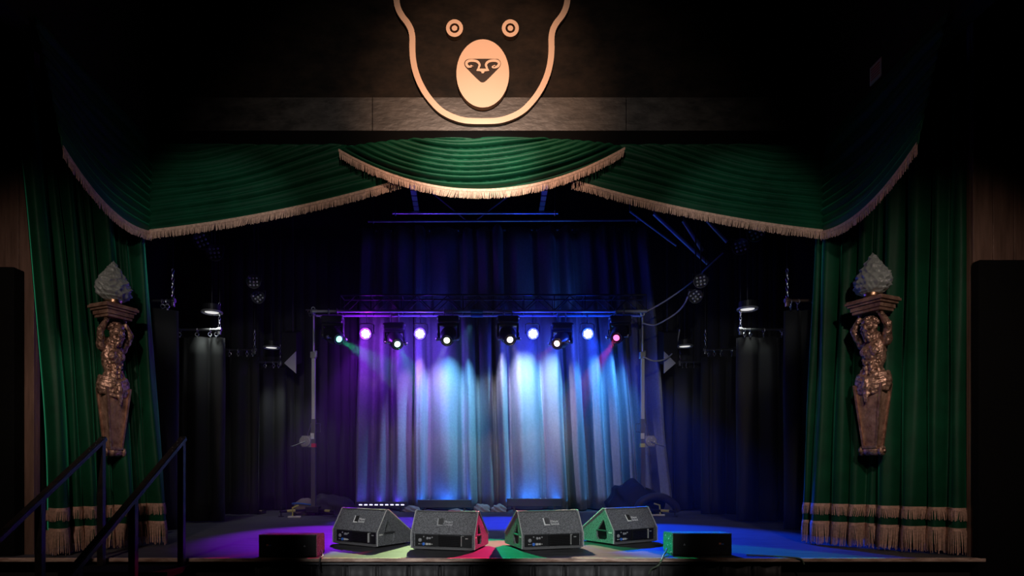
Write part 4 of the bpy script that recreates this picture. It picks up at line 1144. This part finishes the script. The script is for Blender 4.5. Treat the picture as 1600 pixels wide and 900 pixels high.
for k, (px0, py0, px1, py1, lb) in enumerate(((644, 288, 651, 330, 'flat ceiling strap left of the middle above the bright pipe'), (853, 288, 846, 330, 'flat ceiling strap right of the middle above the bright pipe'))):
    a, b = P(px0, py0, 5.0), P(px1, py1, 6.4)
    bm = NB()
    for j in range(5):
        q0, q1 = a.lerp(b, j/5+.02), a.lerp(b, (j+1)/5-.02)
        dd = .05
        vs = [bm.verts.new(q) for q in (q0+Vector((-dd, 0, 0)), q0+Vector((dd, 0, 0)), q1+Vector((dd, 0, 0)), q1+Vector((-dd, 0, 0)))]
        v2 = [bm.verts.new(v.co+Vector((0, 0, .03))) for v in vs]
        bm.faces.new(vs); bm.faces.new(v2)
        for i in range(4): bm.faces.new((vs[i], vs[(i+1) % 4], v2[(i+1) % 4], v2[i]))
    tube(bm, [a+Vector((0, 0, .02)), a+Vector((0, 0, 7-a.z))], .012, 6); tube(bm, [b+Vector((0, 0, .02)), b+Vector((0, 0, 7-b.z))], .012, 6)
    tube(bm, [a+Vector((0, 0, .02)), b+Vector((0, 0, .02))], .012, 6)
    tag(bm_obj('ceiling_strap', bm, mat('strap_grey', (.35, .38, .42), .5)), lb, 'strap', 'flat ceiling straps')
for k, (a, b, r, lb) in enumerate(((P(676, 302, 6.3), P(728, 344, 6.3), .014, 'thin slanting brace rod above the backdrop, left arm of the V'), (P(795, 306, 6.3), P(744, 344, 6.3), .014, 'thin slanting brace rod above the backdrop, right arm of the V'),
                      (P(984, 330, 5.5), P(1057, 384, 5.5), .020, 'thin slanting roof rod at the right, nearest the backdrop'), (P(1022, 334, 5.2), P(1106, 412, 5.2), .035, 'thick slanting roof rod at the right, beside the fringe'),
                      (P(1068, 345, 4.8), P(1098, 392, 4.8), .035, 'short slanting roof rod at the right under the fringe'), (P(1105, 345, 4.6), P(1136, 378, 4.6), .03, 'short slanting roof rod nearest the two upper unlit lamps'))):
    c = (a+b)/2; bm = NB(); tube(bm, [a-c, b-c], r, 8)
    q = (a if k < 6 else b)-c; tube(bm, [q, q+Vector((0, 0, 7-(q+c).z))], .006, 6)
    tag(bm_obj('brace_rod', bm, mat('bluish_rod', (.35, .35, .42), .45, .3), None, False, c), lb, 'rod', 'slanting rods under the roof')
# cables from the right truss end
def cable(label, pts, r=.014):
    P3 = smooth_path(pts, 8); c = P3[0].copy(); bm = NB(); tube(bm, [p-c for p in P3], r, 8)
    return tag(bm_obj('cable', bm, M_CABLE, None, True, c), label, 'cable', 'cables from the right truss end')
cable('pale cable running up and outward from the right truss end', [P(1008, 488, 5.05), P(1035, 473, 4.9), P(1062, 455, 4.7), P(1085, 437, 4.5), P(1108, 415, 4.3), P(1130, 395, 4.2)])
cable('pale cable looping from under the right truss end to the third lamp', [P(1004, 505, 5.05), P(1022, 508, 5.0), P(1040, 500, 4.8), P(1058, 488, 4.7), P(1070, 474, 4.5), P(1078, 455, 4.3)])
cable('pale cable sagging from the mast collar to the hanging speaker', [P(1006, 558, 5.1), P(1022, 564, 5.2), P(1040, 561, 5.4), P(1052, 550, 5.6), P(1058, 535, 5.7), P(1062, 515, 5.8)])
def cable2(label, pts, r, m, grp=None):
    P3 = smooth_path(pts, 8); c = P3[0].copy(); bm = NB(); tube(bm, [p-c for p in P3], r, 8)
    return tag(bm_obj('cable', bm, m, None, True, c), label, 'cable', grp)
cable2('cable hanging over the stage lip beside the left box speaker', [(-1.50, -.02, .05), (-1.47, -.10, .035), (-1.45, -.17, .015), (-1.455, -.225, 0), (-1.46, -.225, -.06), (-1.46, -.17, -.12), (-1.44, -.12, -.16)], .007, M_PLASTIC)
cable2('cable hanging over the stage lip beside the right box speaker', [(1.80, .10, .05), (1.76, .0, .035), (1.70, -.12, .015), (1.66, -.225, 0), (1.62, -.225, -.06), (1.58, -.17, -.10), (1.56, -.12, -.16)], .009, mat('olive_cable', (.16, .2, .14), .5))
cable2('thin cable crossing the lip right of the right box speaker', [(2.5, -.05, .012), (2.7, -.12, .012), (2.82, -.19, .012), (2.92, -.225, 0), (2.95, -.225, -.05)], .007, mat('olive_cable', (.16, .2, .14), .5))

# =====================================================================
# stage skirt and handrails
# =====================================================================
rnd = random.Random(9)
bm = NB()
def skf(u, v):
    x = -2.1+4.9*u
    k = (u*17.0); f = k-math.floor(k)
    crease = .05*math.exp(-((min(f, 1-f))/.05)**2)-.02*math.exp(-((min(f, 1-f)-.09)/.03)**2)+.012*sin(f*9+k)
    return Vector((x, SY+.06+crease+.006*sin(x*9), -.075-.85*v))
grid(bm, skf, 500, 8); sk = bm_obj('stage_skirt', bm, M_SKIRT, None, True); solid(sk, .005, 0)
tag(sk, 'black cloth skirt gathered in panels below the stage lip', 'skirt')
def handrail(label, x, endpx):
    Y = SY-.10; zt_ = P(0, 688, Y).z
    t = thing('handrail', label, 'handrail', (x, Y, 0), 0, 'handrails of the stage steps')
    a = Vector((0, .04, zt_+.02)); b = Vector((0, -1.55, zt_-1.55*.64))
    bm = NB(); e = (b-a).normalized(); nn = e.cross(Vector((1, 0, 0)))
    vs = []
    for q in (a, b):
        vs.append([bm.verts.new(q+Vector((sx*.030, 0, 0))+nn*sn*.022) for sx, sn in ((-1, -1), (1, -1), (1, 1), (-1, 1))])
    bm.faces.new(vs[0]); bm.faces.new(vs[1])
    for i in range(4): bm.faces.new((vs[0][i], vs[0][(i+1) % 4], vs[1][(i+1) % 4], vs[1][i]))
    bmesh.ops.bevel(bm, geom=bm.edges[:], offset=.006, segments=2, affect='EDGES')
    tr_ = bm_obj('top_rail', bm, M_RAIL, t)
    bm = NB()
    for k in range(5): ball(bm, a+e*(.05+.05*k)+nn*(-.023 if nn.z < 0 else .023)+Vector((.01*(-1)**k, 0, 0)), .005, sub=1)
    bm_obj('screw', bm, M_METAL, tr_)
    for yy, zb_ in ((0, -.10), (-.76, -.45), (-1.42, -.90)):
        zz = a.z+(yy-a.y)*.64/1.0
        bm = NB(); box(bm, -.026, yy-.026, zb_, .026, yy+.026, zz, .004); bm_obj('post', bm, M_RAIL, t)
handrail('black handrail with a violet sheen beside the stage steps, right one of the pair', -2.68, 0)
handrail('very dark black handrail against the green curtain, left one of the pair', -3.40, 0)
